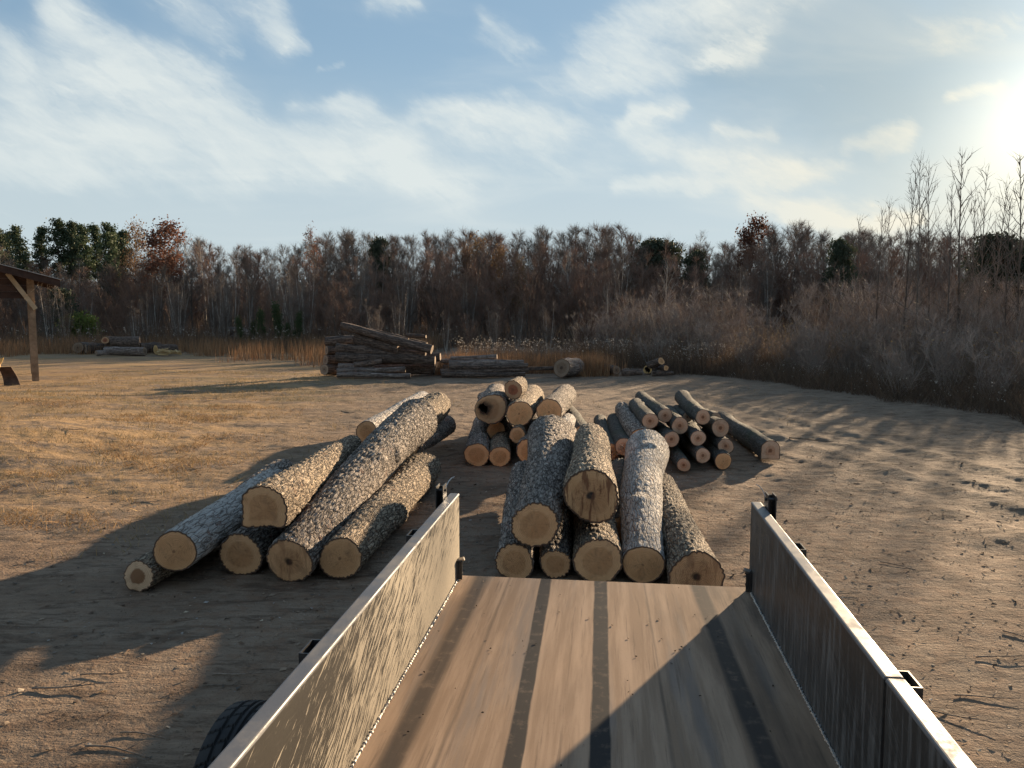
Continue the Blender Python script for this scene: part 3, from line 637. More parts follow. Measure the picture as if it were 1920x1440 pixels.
tag(obj('splintered_wood', b.mesh('splintered_wood', simple('fresh_split_wood', (.50, .33, .15), (.60, .43, .22), 3))), 'heap of bright yellow splintered wood in front of the old heap', 'wood debris')
GW = 'pale trunks of the heap in the tall weeds'
for lab, a, b in (('black-ended trunk of the heap in the tall weeds', (425, 622, 8, 58), (450, 620, 7, 60)), ('white debarked trunk slanting in the tall weeds', (449, 617, 5, 57), (466, 624, 4, 57)), ('flat bleached trunk lying low at the right of the weed heap', (448, 631, 4, 57), (480, 627, 4, 58)), ('grey support trunk under the black-ended one in the weeds', (424, 638, 8, 58), (462, 637, 8, 58.5)), ('grey support trunk under the flat bleached one in the weeds', (446, 642, 8, 57), (484, 640, 8, 58)), ('grey trunk under the slanting white one in the weeds', (432, 628, 4, 58.5), (468, 630, 4, 58.5))):
    make_log('bleached_trunk', lab, a, b, 'silver' if 'black' not in lab else 'old', 'grey', 3, group=GW, cut2='grey')
# ------------------------------------------------------------------ trailer
TA = math.radians(7.05)
XL, XR, YB, YF, ZD, ZT = -.957, .903, 4.91, -.45, .68, 1.232     # inner faces, rear and front, deck and rail heights
trailer = obj('dump_trailer', None, rot=(0, 0, -TA)); tag(trailer, 'open steel dump trailer with dusty deck and scuffed dark side walls', 'trailer')
def steel_fn(dust, c_dust, base=(.022, .022, .023), rough=.38, metal=.0):
    def f(t, i):
        P = objco(t); x, y, z = t.sep(P)[:3]
        n = t.noise(P, 6, 5, .65); s = t.noise(t.map(P, (1, .8, 9), (0, 0, 0)), 7, 5, .6)
        m = t.m('MULTIPLY', t.ramp(t.m('ADD', t.m('MULTIPLY', n, .5), t.m('MULTIPLY', s, .5)), .40, .68), dust)
        c = t.mix(m, base, c_dust); t.L.new(c, i['Base Color'])
        t.L.new(t.ramp(m, 0, .8, rough, .8), i['Roughness']); i['Specular IOR Level'].default_value = .5; i['Metallic'].default_value = metal
        t.L.new(t.bump(t.noise(P, 120, 3), .06, .003), i['Normal'])
    return f
black_steel = mat('black_painted_steel', steel_fn(.35, (.10, .08, .06)))
rail_mat = mat('dusty_top_rail', steel_fn(.8, (.20, .19, .18), (.10, .10, .105), .42))
weld_mat = mat('weld_metal', steel_fn(.6, (.50, .44, .36), (.42, .40, .37), .35, .6))
zinc_mat = mat('zinc', steel_fn(.4, (.3, .27, .22), (.55, .53, .50), .3, .8))
def wall_fn(flip):
    def f(t, i):
        P = objco(t); x, y, z = t.sep(P)[:3]
        rot = .50
        A = t.comb(y, t.m('MULTIPLY', z, 1.0), flip)
        wp = t.v('SCALE', t.v('SUBTRACT', t.noise(A, 2.4, 3, out='Color'), (.5, .5, .5)), scale=.11)
        B = t.map(t.v('ADD', A, wp), (1, 1, 1), (0, 0, -rot))
        s1 = t.noise(t.map(B, (.75, 11, 1)), 5.5, 5, .62); s2 = t.noise(t.map(B, (1.5, 15, 1), (0, 0, .28)), 7, 4, .6); fine = t.noise(t.map(A, (1, 16, 1)), 9, 5, .6)
        rear = t.ramp(y, .8, 4.6); low = t.ramp(z, 1.25, .70)
        big = t.noise(A, 2.0, 4, .55)
        th = t.m('SUBTRACT', .685, t.m('ADD', t.m('MULTIPLY', rear, .19), t.m('MULTIPLY', low, .07)))
        th = t.m('SUBTRACT', th, t.m('MULTIPLY', t.m('SUBTRACT', big, .5), .26))
        m = t.m('MAXIMUM', t.ramp(t.m('SUBTRACT', s1, th), -.01, .022), t.m('MULTIPLY', t.ramp(t.m('SUBTRACT', s2, th), .0, .03), .85))
        m = t.m('MAXIMUM', m, t.m('MULTIPLY', t.ramp(fine, .5, .7), t.m('ADD', t.m('MULTIPLY', t.ramp(z, .85, .69), .55), .12)))
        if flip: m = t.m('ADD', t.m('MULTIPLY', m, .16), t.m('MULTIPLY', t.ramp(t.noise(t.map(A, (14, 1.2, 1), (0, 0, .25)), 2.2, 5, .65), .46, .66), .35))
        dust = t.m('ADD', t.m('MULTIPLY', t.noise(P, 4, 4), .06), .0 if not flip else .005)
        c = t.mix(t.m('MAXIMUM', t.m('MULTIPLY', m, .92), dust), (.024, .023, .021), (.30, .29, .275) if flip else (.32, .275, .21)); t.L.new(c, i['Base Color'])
        t.L.new(t.ramp(m, 0, 1, .42, .9), i['Roughness']); i['Specular IOR Level'].default_value = .3
        t.L.new(t.bump(t.m('ADD', m, t.noise(P, 60, 3)), .08, .003), i['Normal'])
    return f
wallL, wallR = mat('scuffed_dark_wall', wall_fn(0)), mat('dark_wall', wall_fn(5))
def deck_fn(t, i):
    P = objco(t); x, y, z = t.sep(P)[:3]; A = t.comb(x, y, 0)
    n = t.noise(A, 3, 5, .6); st = t.noise(t.map(A, (9, .55, 1)), 1.5, 6, .62, .25); st2 = t.noise(t.map(A, (30, 1.0, 1), (0, 0, .03)), 1.6, 5, .65); nf = t.noise(A, 60, 4, .7)
    c = t.mix(t.ramp(st, .38, .64), (.28, .19, .125), (.40, .28, .19))
    c = t.mix(t.ramp(t.noise(t.map(A, (5, .4, 1)), 1.1, 5, .6), .5, .68, 0, .75), c, (.21, .175, .15))
    c = t.mix(t.ramp(st2, .54, .72, 0, .6), c, (.15, .105, .075))
    c = t.mix(t.ramp(nf, .55, .75, 0, .25), c, (.14, .10, .07))
    def band(xa, ya, xb, yb, w, o, ed=.012):
        k = (xb - xa) / (yb - ya)
        xc = t.m('ADD', xa - k * ya, t.m('MULTIPLY', y, k))
        wob = t.m('MULTIPLY', t.m('SUBTRACT', t.noise(t.comb(t.m('MULTIPLY', x, 2), t.m('MULTIPLY', y, 1.2), xa), 2.0, 4), .5), .014)
        d = t.m('ABSOLUTE', t.m('ADD', t.m('SUBTRACT', x, xc), wob))
        d = t.m('ADD', d, t.m('MULTIPLY', t.m('SUBTRACT', st2, .5), .022))
        return t.m('MULTIPLY', t.ramp(d, w / 2 + ed, w / 2 - ed), o)
    m = band(-.80, 4.85, -.815, 2.77, .10, .8, .03)
    for b_ in ((-.382, 4.91, -.344, 2.78, .070, .97, .005), (-.028, 4.91, -.010, 2.82, .082, 1.0, .005), (.575, 4.91, .605, 4.2, .045, .85, .012), (.60, 4.4, .64, 2.7, .10, .9, .02), (.25, 4.91, .27, 2.7, .012, .5, .01), (-.62, 4.91, -.64, 2.7, .012, .45, .012), (.72, 4.0, .75, 2.6, .10, .4, .05)):
        m = t.m('MAXIMUM', m, band(*b_))
    rub = t.m('MULTIPLY', t.ramp(x, .15, .75), t.ramp(t.noise(t.map(A, (4, .5, 1)), 1.3, 5, .65), .42, .62)); m = t.m('MAXIMUM', m, t.m('MULTIPLY', rub, .5))
    m = t.m('MULTIPLY', m, t.ramp(t.noise(A, 14, 4, .7), .25, .5, .70, 1))
    c = t.mix(m, c, (.026, .024, .023))
    scr = t.ramp(t.noise(t.map(A, (70, 2.2, 1), (0, 0, .04)), 1.2, 4, .7), .68, .74); c = t.mix(t.m('MULTIPLY', scr, t.m('MULTIPLY', t.ramp(x, -.2, .5), .55)), c, (.36, .34, .32))
    t.L.new(c, i['Base Color']); t.L.new(t.ramp(m, 0, 1, .8, .65), i['Roughness']); i['Specular IOR Level'].default_value = .14
    t.L.new(t.bump(t.m('ADD', nf, st2), .08, .004), i['Normal'])
deck_mat = mat('dusty_steel_deck', deck_fn)
def bx(*a): return MB().box(*a)
def rounded(x0, x1, y0, y1, z0, z1, r=.009, k=3):
    """bar along y with rounded upper edges"""
    prof = [(x0, z0)] + [(x0 + r - r * math.cos(q), z1 - r + r * math.sin(q)) for q in np.linspace(0, math.pi / 2, k + 1)] + [(x1 - r + r * math.sin(q), z1 - r + r * math.cos(q)) for q in np.linspace(0, math.pi / 2, k + 1)] + [(x1, z0)]
    n = len(prof); V = [(x, y0, z) for x, z in prof] + [(x, y1, z) for x, z in prof]
    Q = [(i, (i + 1) % n, n + (i + 1) % n, n + i) for i in range(n)]
    T = [(0, i + 1, i) for i in range(1, n - 1)] + [(n, n + i, n + i + 1) for i in range(1, n - 1)]
    return MB().add(V, Q, T)
def part(name, mb, m, parent=trailer, smooth=False, label=None):
    o = obj(name, mb.mesh(name, m, smooth), parent); 
    if label: o['label'] = label
    return o
part('deck', bx(XL - .004, XR + .004, YF, YB, ZD - .05, ZD), deck_mat)
sp = part('side_panel', bx(XL - .022, XL, YF, YB - .003, ZD - .045, ZT - .0125), wallL, label='sunlit side wall covered in pale scuff marks')
part('top_rail', rounded(XL - .064, XL + .002, YF, YB, ZT - .012, ZT), rail_mat, sp)
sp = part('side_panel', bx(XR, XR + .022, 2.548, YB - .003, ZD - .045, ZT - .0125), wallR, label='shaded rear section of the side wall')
part('top_rail', rounded(XR - .002, XR + .062, 2.545, YB, ZT - .012, ZT), rail_mat, sp)
part('end_flange', bx(XR + .001, XR + .06, 2.546, 2.552, ZD, ZT - .013), black_steel, sp)
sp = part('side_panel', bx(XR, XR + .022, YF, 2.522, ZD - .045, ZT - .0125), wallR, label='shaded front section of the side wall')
part('top_rail', rounded(XR - .002, XR + .062, YF, 2.529, ZT - .012, ZT), rail_mat, sp)
rngw = np.random.default_rng(8)
for xx in (XL + .006, XR - .006):
    ys = np.arange(YF, YB - .06, .009); pts = np.stack([xx + rngw.normal(size=len(ys)) * .0012, ys, np.full(len(ys), ZD + .004)], -1)
    part('weld_bead', MB().tube(pts, .006 + .003 * np.sin(ys * 230) + rngw.normal(size=len(ys)) * .0012, 6), weld_mat)
for xa, xb in ((XL - .105, XL - .066), (XR + .064, XR + .103)):
    for yy in (1.2, 2.56, 4.02):
        b = MB(); w = .06
        b.box(xa, xb, yy - w, yy - w + .006, ZT - .16, ZT - .012); b.box(xa, xb, yy + w - .006, yy + w, ZT - .16, ZT - .012)
        o_ = xa if xa < 0 else xb - .006; b.box(o_, o_ + .006, yy - w + .007, yy + w - .007, ZT - .16, ZT - .012)
        part('stake_pocket', b, black_steel)
# rear latch brackets with pin and wire clip, one per side
for sx, x0 in ((-1, XL - .066), (1, XR + .064)):
    b = MB()
    f = lambda u: x0 + sx * u
    def bb(u0, u1, y0, y1, z0, z1): b.box(min(f(u0), f(u1)), max(f(u0), f(u1)), y0, y1, z0, z1)
    bb(.0, .006, 4.72, 4.83, 1.08, 1.32); bb(.044, .050, 4.72, 4.83, 1.06, 1.315); bb(.0065, .0435, 4.824, 4.83, 1.07, 1.30)
    L = part('latch_bracket', b, black_steel)
    part('pin', MB().tube([(f(-.012), 4.765, 1.285), (f(.062), 4.765, 1.285)], .009, 8), black_steel, L)
    c = MB().tube([(f(-.006), 4.765, 1.30), (f(-.02), 4.80, 1.335), (f(-.035), 4.83, 1.352), (f(-.05), 4.84, 1.358)], .0028, 5)
    part('wire_clip', c, zinc_mat, L)
    x1 = XL if sx < 0 else XR
    g_ = lambda u: x1 - sx * u
    b = MB(); b.box(min(g_(.003), g_(.012)), max(g_(.003), g_(.012)), 4.80, 4.865, ZD + .003, ZD + .135); b.box(min(g_(.013), g_(.034)), max(g_(.013), g_(.034)), 4.82, 4.828, ZD + .003, ZD + .12)
    Hn = part('hinge_lug', b, black_steel)
    th = np.linspace(.3, 5.2, 14); part('ring', MB().tube(np.stack([g_(.028) + 0 * th, 4.85 + .022 * np.cos(th), ZD + .085 + .05 * np.sin(th)], -1), .006, 6), black_steel, Hn)
    part('bolt', MB().tube([(g_(.005), 4.84, ZD + .125), (g_(.045), 4.84, ZD + .138)], .013, 8), zinc_mat, Hn)
b = MB()
for xx in (-.55, .45): b.box(xx, xx + .06, YF + .2, YB - .1, .50, .629)
for yy in np.arange(.2, 4.8, .6): b.box(XL + .03, -.552, yy, yy + .05, .56, .628); b.box(-.489, .449, yy, yy + .05, .56, .628); b.box(.512, XR - .03, yy, yy + .05, .56, .628)
part('chassis', b, black_steel)
part('axle', MB().tube([(-1.36, 2.98, .37), (1.1, 2.98, .37)], .04, 10), black_steel)
def tyre_mesh():
    nt, prof = 288, []
    Wd, Ro, Ri = .255, .365, .20
    us = np.linspace(-1, 1, 41); V = []
    th = np.arange(nt) * 2 * math.pi / nt
    sec = [(-.42, Ri), (-.50, Ri + .03), (-.52, Ri + .08), (-.50, Ro - .045), (-.475, Ro - .018)] + [(u * .45, Ro - .010 * abs(u) ** 3) for u in us] + [(.475, Ro - .018), (.50, Ro - .045), (.52, Ri + .08), (.50, Ri + .03), (.42, Ri)]
    for a, (sx, r) in enumerate(sec):
        rr = np.full(nt, r)
        if 5 <= a < 46:
            u = us[a - 5]; k = (np.arange(nt) + int(18 * abs(u)) % 12)
            g_ = min(abs(abs(u) - q) for q in (.14, .52)) < .045
            lat = ((np.arange(nt) + int(round((u + 1) * 7))) % 9 == 0) & (abs(u) > .19)
            rr = rr - np.where(g_, .010, np.where(lat, .008, 0))
        V.append(np.stack([np.full(nt, sx * Wd), rr * np.cos(th), rr * np.sin(th)], -1))
    V = np.array(V); m = len(sec); i = np.arange(m - 1)[:, None] * nt; j = np.arange(nt)[None]; j2 = (j + 1) % nt
    Q = np.stack([i + j, i + j2, i + nt + j2, i + nt + j], -1).reshape(-1, 4)
    return MB().add(V.reshape(-1, 3), Q)
rubber = simple('tyre_rubber', (.016, .016, .017), (.03, .028, .026), 18, .7, .35, var=0)
tm = tyre_mesh().mesh('tyre', rubber)
for sx, xw in ((-1, -1.49), (1, 1.22)):
    wh = obj('wheel', None, trailer, (xw, 2.98, .365)); obj('tyre', tm, wh)
    b = MB(); th = np.arange(32) * 2 * math.pi / 32
    V = [np.stack([np.full(32, q * sx), r * np.cos(th), r * np.sin(th)], -1) for q, r in ((-.11, .203), (.10, .203), (.115, .19), (.06, .16), (.03, .09), (.05, .05), (.05, .003))]
    V = np.array(V).reshape(-1, 3); ii = np.arange(6)[:, None] * 32; j = np.arange(32)[None]; j2 = (j + 1) % 32
    b.add(V, np.stack([ii + j, ii + j2, ii + 32 + j2, ii + 32 + j], -1).reshape(-1, 4)); obj('rim', b.mesh('rim', black_steel, True), wh)

# ------------------------------------------------------------------ shed on the left
wood_old = simple('weathered_timber', (.16, .11, .072), (.27, .195, .13), 5, .85)
wood_brace = simple('pale_timber', (.40, .31, .20), (.50, .40, .27), 6, .85)
wood_dark = simple('dark_boards', (.035, .021, .017), (.06, .036, .027), 4, .85)
tin = simple('roof_tin', (.30, .29, .28), (.42, .41, .40), 3, .45, .5)
B0 = G(67, 714); shed = obj('pole_shed', None, loc=(B0[0], B0[1], 0), rot=(0, 0, math.atan2(17.0, 28.2) + .02)); tag(shed, 'open timber pole shed with sloping tin roof and dark gable at the yard edge', 'shed')
def sp_(name, b, m, **k): return part(name, b, m, shed, **k)
def skew(z0, z1, x0, x1, dz, y0, y1):     # sloped slab: falls to +x by dz
    b = MB(); V = []
    for y in (y0, y1):
        for x in (x0, x1):
            off = -dz * (x - x0) / (x1 - x0)
            V += [(x, y, z0 + off), (x, y, z1 + off)]
    return b.add(V, [(0, 1, 3, 2), (4, 6, 7, 5), (0, 4, 5, 1), (2, 3, 7, 6), (1, 5, 7, 3), (0, 2, 6, 4)])
z_e = 3.87; sl_ = .27
post_bm = MB().box(-.11, .11, -.11, .11, -.1, z_e - .12); sp_('post', post_bm, wood_old)
sp_('post', MB().box(-.11, .11, 4.3, 4.5, -.1, z_e - .12), wood_old); sp_('post', MB().box(-7.2, -7.0, -.1, .1, -.1, 5.6), wood_old)
for k in range(7):
    y0 = -.9 + k * .95; sp_('roof_sheet', skew(z_e + .04, z_e + .055, -8, .95, -(-sl_ * 8.95), y0, y0 + .93) if False else skew(z_e + .0 + sl_ * 8 + .02, z_e + sl_ * 8 + .04, -8, .95, sl_ * 8.95, y0, y0 + .93), tin)
for k, y0 in enumerate((-.75, 1.4, 3.4, 5.2)): sp_('rafter', skew(z_e + sl_ * 8 - .17, z_e + sl_ * 8 + .012, -8, .84, sl_ * 8.84, y0, y0 + .06), wood_dark)
sp_('fascia', skew(z_e + sl_ * 8 - .24, z_e + sl_ * 8 + .01, -8, .90, sl_ * 8.9, -.86, -.80), wood_dark)
sp_('beam', MB().box(-.09, .09, .115, 5.6, z_e - .30, z_e - .17), wood_dark)
for k in range(6):                         # gable boards between the eave and the open bay
    z0 = 2.98 + k * .235; xr = min(-.125, .6 - (z0 + .23 - z_e + .1) / sl_)
    sp_('gable_board', MB().box(-8, xr, -.07 + .004 * (k % 2), -.045 + .004 * (k % 2), z0, z0 + .228), wood_dark)
def beam_between(a, b_, w, d=None):
    a, b_ = np.array(a, float), np.array(b_, float); ax = b_ - a; L = np.linalg.norm(ax); ax /= L; s_ = np.cross(ax, (0, 1, 0)); s_ /= np.linalg.norm(s_); u = np.cross(s_, ax)
    M = np.eye(4); M[:3, 0] = ax; M[:3, 1] = s_; M[:3, 2] = u; M[:3, 3] = a
    return MB().box(0, L, -w / 2, w / 2, -(d or w) / 2, (d or w) / 2, M)
sp_('brace', beam_between((.12, -.17, 2.60), (-.68, -.17, 3.86), .15, .09), wood_brace)
sp_('rafter_end', MB().box(.78, .86, -.80, -.76, z_e - .42, z_e - .22), wood_brace)
# dead vine hanging off the corner
rv = np.random.default_rng(3); b = MB()
for k in range(11):
    p = np.array([.35 + rv.normal() * .22, -.2 + rv.normal() * .2, 3.55 + rv.normal() * .12]); pts = [p]
    for q in range(7): p = p + (rv.normal() * .07, rv.normal() * .07, -rv.uniform(.03, .16)); pts.append(p)
    b.tube(pts, np.linspace(.008, .003, 8), 3)
vine = obj('dead_vine', b.mesh('dead_vine', simple('dead_vine', (.12, .095, .072), (.18, .145, .115))), loc=shed.location, rot=shed.rotation_euler); tag(vine, 'dead leafless vine hanging from the roof corner of the shed', 'vine')
# rusty bucket-like sheet at the picture edge
ochre = simple('ochre_painted_steel', (.42, .25, .07), (.50, .33, .13), 4, .6, .4); rust = simple('rusty_steel', (.05, .028, .02), (.09, .05, .035), 6, .75)
Bk = G(18, 722); bucket = obj('loader_bucket', None, loc=(Bk[0], Bk[1], 0), rot=(0, 0, .35)); tag(bucket, 'rusty yellow steel loader bucket on the ground at the shed', 'bucket')
b = MB(); V = []
for oy in (0, .03):
    for zq in np.linspace(0, .64, 9):
        u = 1 - zq / .64
        for xx in (-.24 + .10 * u, .14 + .20 * u * u + .04 * math.sin(u * 3.1)): V.append((xx, -.30 + .26 * math.sin(u * 2.4) + oy, zq))
b.add(V, [(2 * i, 2 * i + 1, 2 * i + 3, 2 * i + 2) for i in range(8)] + [(18 + 2 * i, 20 + 2 * i, 21 + 2 * i, 19 + 2 * i) for i in range(8)] + [(2 * i, 2 * i + 2, 20 + 2 * i, 18 + 2 * i) for i in range(8)] + [(2 * i + 1, 19 + 2 * i, 21 + 2 * i, 2 * i + 3) for i in range(8)])
part('curved_plate', b, rust, bucket)
part('top_lip', MB().box(-1.3, -.18, -.3, -.22, .60, .74), ochre, bucket); part('side_plate', MB().add([(-1.3, -.1, .66), (-.18, -.1, .74), (-.10, -.1, .95), (-.35, -.1, .90), (-1.3, -.1, .72), (-1.3, -.07, .66), (-.18, -.07, .74), (-.10, -.07, .95), (-.35, -.07, .90), (-1.3, -.07, .72)], [(0, 1, 6, 5), (1, 2, 7, 6), (2, 3, 8, 7), (3, 4, 9, 8)], [(0, 4, 1), (1, 4, 3), (1, 3, 2), (5, 6, 9), (6, 8, 9), (6, 7, 8)]), ochre, bucket)
part('back_shell', MB().box(-1.3, -.5, .2, .9, -.02, .5), ochre, bucket)

# ------------------------------------------------------------------ trees and shrubs
barkm = simple('grey_tree_bark', (.09, .073, .06), (.15, .125, .105), 4, .9)
twig_grey = simple('bare_twigs', (.135, .106, .087), (.195, .155, .128), .8, .9, trans=0)
twig_red = simple('reddish_twigs', (.165, .102, .075), (.22, .142, .105), .6, .9)
twig_pale = simple('pale_branches', (.27, .24, .21), (.36, .33, .29), .8, .9)
brush_tw = simple('brush_twigs', (.20, .155, .125), (.29, .232, .19), .8, .8, .35)
pale_bark = simple('pale_tree_bark', (.30, .27, .235), (.42, .39, .35), 2, .9)
needle = simple('pine_needles', (.045, .064, .032), (.078, .102, .05), .7, .7, .3, trans=.2)
cedar_m = simple('cedar_foliage', (.042, .052, .031), (.07, .082, .05), .7, .8, trans=.15)
red_leaf = simple('russet_leaves', (.10, .046, .033), (.16, .082, .055), .8, .8, trans=.35)
brown_leaf = simple('brown_leaves', (.15, .095, .05), (.24, .15, .075), .8, .8, trans=.3)
orange_leaf = simple('orange_leaves', (.34, .18, .05), (.45, .25, .08), 1, .8, trans=.35)
green_leaf = simple('yellow_green_leaves', (.13, .17, .04), (.22, .26, .07), 1, .8, trans=.3)

def branch_path(p, d, L, n, rng, up=.25, wob=.10):
    pts = [p]; d = np.array(d, float); d /= np.linalg.norm(d)
    for k in range(n):
        d = d + rng.normal(size=3) * wob + (0, 0, up / n); d /= np.linalg.norm(d); p = p + d * L / n; pts.append(p)
    return np.array(pts)
def bare_tree(seed, h, tr, nbr, base, el, brl, nsub, ntw, twl, tww, stems=1, spread=0., k1=5, leaf=None, lm=None, taper_top=.7, wob=.025, bw=None):
    rng = np.random.default_rng(seed); T = MB(); C = MB(); tips = []; bB, bD, bW = [], [], []
    for st in range(stems):
        n = 10; hh = h * (1 if st == 0 else rng.uniform(.6, .97)); az0 = rng.uniform(0, 6.28); lean = spread * rng.uniform(.4, 1) if stems > 1 else 0
        p = np.array([rng.normal() * .12 * (stems > 1), rng.normal() * .12 * (stems > 1), -.15]); pts = [p]
        d = np.array([math.cos(az0) * lean, math.sin(az0) * lean, 1.0])
        for q in range(n): d = d + (rng.normal() * wob, rng.normal() * wob, .03 * (stems > 1)); d /= np.linalg.norm(d); p = p + d * (hh + .15) / n; pts.append(p)
        pts = np.array(pts); r = tr * (1 - np.linspace(0, 1, n + 1) * .93) * (1 if st == 0 else .8); T.tube(pts, r, k1)
        for q in range(nbr if stems == 1 else max(2, nbr // stems)):
            t = base + (1 - base) * (q + rng.uniform(0, 1)) / max(1, (nbr if stems == 1 else max(2, nbr // stems))); t = min(t, .985); a = q * 2.4 + rng.normal() * .5
            f = t * n; i0 = int(f); P = pts[i0] + (pts[min(n, i0 + 1)] - pts[i0]) * (f - i0)
            e = R(el + rng.normal() * 10 + 22 * max(0, t - .5)); L = brl * h * (1.06 - t) ** taper_top * rng.uniform(.7, 1.2)
            bp = branch_path(P, (math.cos(a) * math.cos(e), math.sin(a) * math.cos(e), math.sin(e)), L, 5, rng)
            rb = min(tr * (1.02 - t) * .5, .03 * L + .004); rb = max(rb, .006) if bw is None else max(rb, bw); C.tube(bp, np.linspace(rb, max(.25 * rb, .003), 6), 3, cap=False)
            for s_ in range(nsub):
                u = rng.uniform(.18, 1) * 5; i1 = min(4, int(u)); Q = bp[i1] + (bp[i1 + 1] - bp[i1]) * (u - i1); dd = bp[i1 + 1] - bp[i1]; dd /= np.linalg.norm(dd)
                sd = dd + rng.normal(size=3) * .55 + (0, 0, .30); sd /= np.linalg.norm(sd); sl2 = L * .42 * (1.15 - u / 5.) * rng.uniform(.6, 1.3) + twl * .5
                bB.append(Q); bD.append(sd * sl2); bW.append(max(tww * 1.5, rb * .5)); tips.append(Q + sd * sl2)
                for w_ in range(ntw):
                    v = rng.uniform(.15, 1); td = sd + rng.normal(size=3) * .5 + (0, 0, .25); td /= np.linalg.norm(td); tl = twl * rng.uniform(.5, 1.2)
                    bB.append(Q + sd * sl2 * v); bD.append(td * tl); bW.append(tww)
            tips.append(bp[-1])
    V, F_ = blades(np.array(bB), np.array(bD), np.array(bW), rng); C.add(V, T=F_)
    Lm = None
    if leaf:
        num, size, rad = leaf; Lm = MB(); tp = np.array(tips); idx = rng.integers(0, len(tp), num); V, Q = leaves(tp[idx] + rng.normal(size=(num, 3)) * rad, size, rng); Lm.add(V, Q)
    return T, C, Lm
PROTO = {}
def proto(kind, T, C, L, tm_, cm_, lm=None, tname='trunk', h=1.):
    PROTO.setdefault(kind, []).append((T.mesh(tname, tm_, True), C.mesh('branches', cm_), L.mesh('foliage', lm) if L else None, h))
for s_ in range(6): proto('bare', *bare_tree(100 + s_, 13, .15, 34, .30, 50, .30, 9, 6, .85, .026, taper_top=.5), barkm, twig_grey, h=13)
for s_ in range(3): proto('redbare', *bare_tree(120 + s_, 11, .12, 36, .18, 52, .28, 9, 6, .8, .026, taper_top=.5), barkm, twig_red, h=11)
for s_ in range(2): proto('pale', *bare_tree(130 + s_, 13, .17, 22, .40, 46, .28, 7, 5, .8, .022, taper_top=.5), pale_bark, twig_pale, h=13)
for s_ in range(4): proto('thicket', *bare_tree(140 + s_, 6, .05, 60, .08, 58, .28, 8, 5, .55, .017, stems=8, spread=.28), barkm, twig_red, h=6)
for s_ in range(2): proto('greythicket', *bare_tree(150 + s_, 6, .05, 60, .08, 60, .28, 8, 5, .55, .016, stems=8, spread=.24), pale_bark, twig_grey, h=6)
proto_sparse = bare_tree(168, 12, .16, 22, .42, 42, .28, 7, 4, .7, .024, leaf=(700, .26, .35), taper_top=.5)
for s_ in range(2): proto('russet', *bare_tree(160 + s_, 12, .18, 28, .30, 34, .32, 8, 3, .6, .022, leaf=(3400, .30, .38), taper_top=.5), barkm, twig_grey, red_leaf, h=12)
proto('russet', *proto_sparse, pale_bark, twig_grey, red_leaf, h=12)
for s_ in range(2): proto('brownleaf', *bare_tree(165 + s_, 10, .14, 30, .22, 44, .30, 8, 4, .6, .024, leaf=(2000, .22, .40), taper_top=.5), barkm, twig_red, brown_leaf, h=10)
for s_ in range(4): proto('sapling', *bare_tree(170 + s_, 7.5, .058, 30, .30, 52, .40, 3, 1, .40, .016, bw=.016, wob=.015, taper_top=.85), barkm, twig_grey, h=7.5)
for s_ in range(5): proto('shrub', *bare_tree(180 + s_, 3.3, .021, 70, .10, 54, .34, 7, 3, .32, .011, stems=20, spread=.5, k1=3, wob=.05), twig_pale if s_ % 2 else brush_tw, brush_tw, tname='stems', h=3.3)
proto('whitetree', *bare_tree(191, 7, .075, 26, .14, 50, .42, 4, 2, .5, .014, bw=.02), pale_bark, twig_pale, h=7)
proto('orangesap', *bare_tree(192, 2.6, .03, 16, .2, 55, .3, 4, 2, .3, .01, leaf=(420, .13, .16)), barkm, twig_grey, orange_leaf, h=2.6)
def pine(seed, h, kind='pine', crown=.45, wid=1.5, ncl=46, nper=70, size=.30, m=needle):
    rng = np.random.default_rng(seed); T = MB(); C = MB(); L = MB(); x, y = rng.normal(size=2) * .25
    pts = np.array([(x * (t ** 2), y * (t ** 2), -.2 + t * h) for t in np.linspace(0, 1, 9)]); T.tube(pts, .16 * (1 - np.linspace(0, 1, 9) * .85), 6)
    for k in range(ncl):
        t = 1 - crown + crown * ((k + rng.uniform(0, 1)) / ncl) ** .9; a = rng.uniform(0, 6.28)
        ll = wid * rng.uniform(.35, 1.1) * (1 - ((t - (1 - crown * .55)) / (crown * .6)) ** 2 * .75 if kind == 'pine' else (1.03 - t) / crown)
        ll = max(ll, .15); P = np.array([x * t * t, y * t * t, t * h]); E_ = P + (math.cos(a) * ll, math.sin(a) * ll, .12 * ll + rng.normal() * .12)
        C.tube(np.array([P, (P + E_) / 2 + (0, 0, .05), E_]), [.035, .025, .01], 3, cap=False)
        for c_, n_ in ((E_, nper), ((P + E_) / 2, nper // 2)):
            V, Q = leaves(c_ + rng.normal(size=(n_, 3)) * (.36 * wid / 1.5, .36 * wid / 1.5, .20), size, rng); L.add(V, Q)
    return T, C, L
for s_ in range(4): proto('pine', *pine(200 + s_, 14, 'pine', .5, 1.15, 50, 60, .26), barkm, twig_grey, needle, h=14)
for s_ in range(2): proto('cedar', *pine(210 + s_, 6, 'cedar', .92, 1.9, 60, 60, .28, cedar_m), barkm, twig_grey, cedar_m, h=6)
for s_ in range(2): proto('dome', *pine(220 + s_, 10, 'pine', .7, 2.8, 90, 80, .34, cedar_m), barkm, twig_grey, cedar_m, h=10)
proto('youngpine', *pine(230, 2.6, 'cedar', .95, .9, 34, 40, .17, green_leaf), barkm, twig_grey, green_leaf, h=2.6)
yc = simple('young_conifer_needles', (.045, .062, .026), (.075, .098, .042), .8, .8, trans=.2)
for s_ in range(2): proto('youngpine2', *pine(240 + s_, 4, 'cedar', .92, 1.3, 46, 36, .20), barkm, twig_grey, yc, h=4)
USED = {}
trng = np.random.default_rng(77)
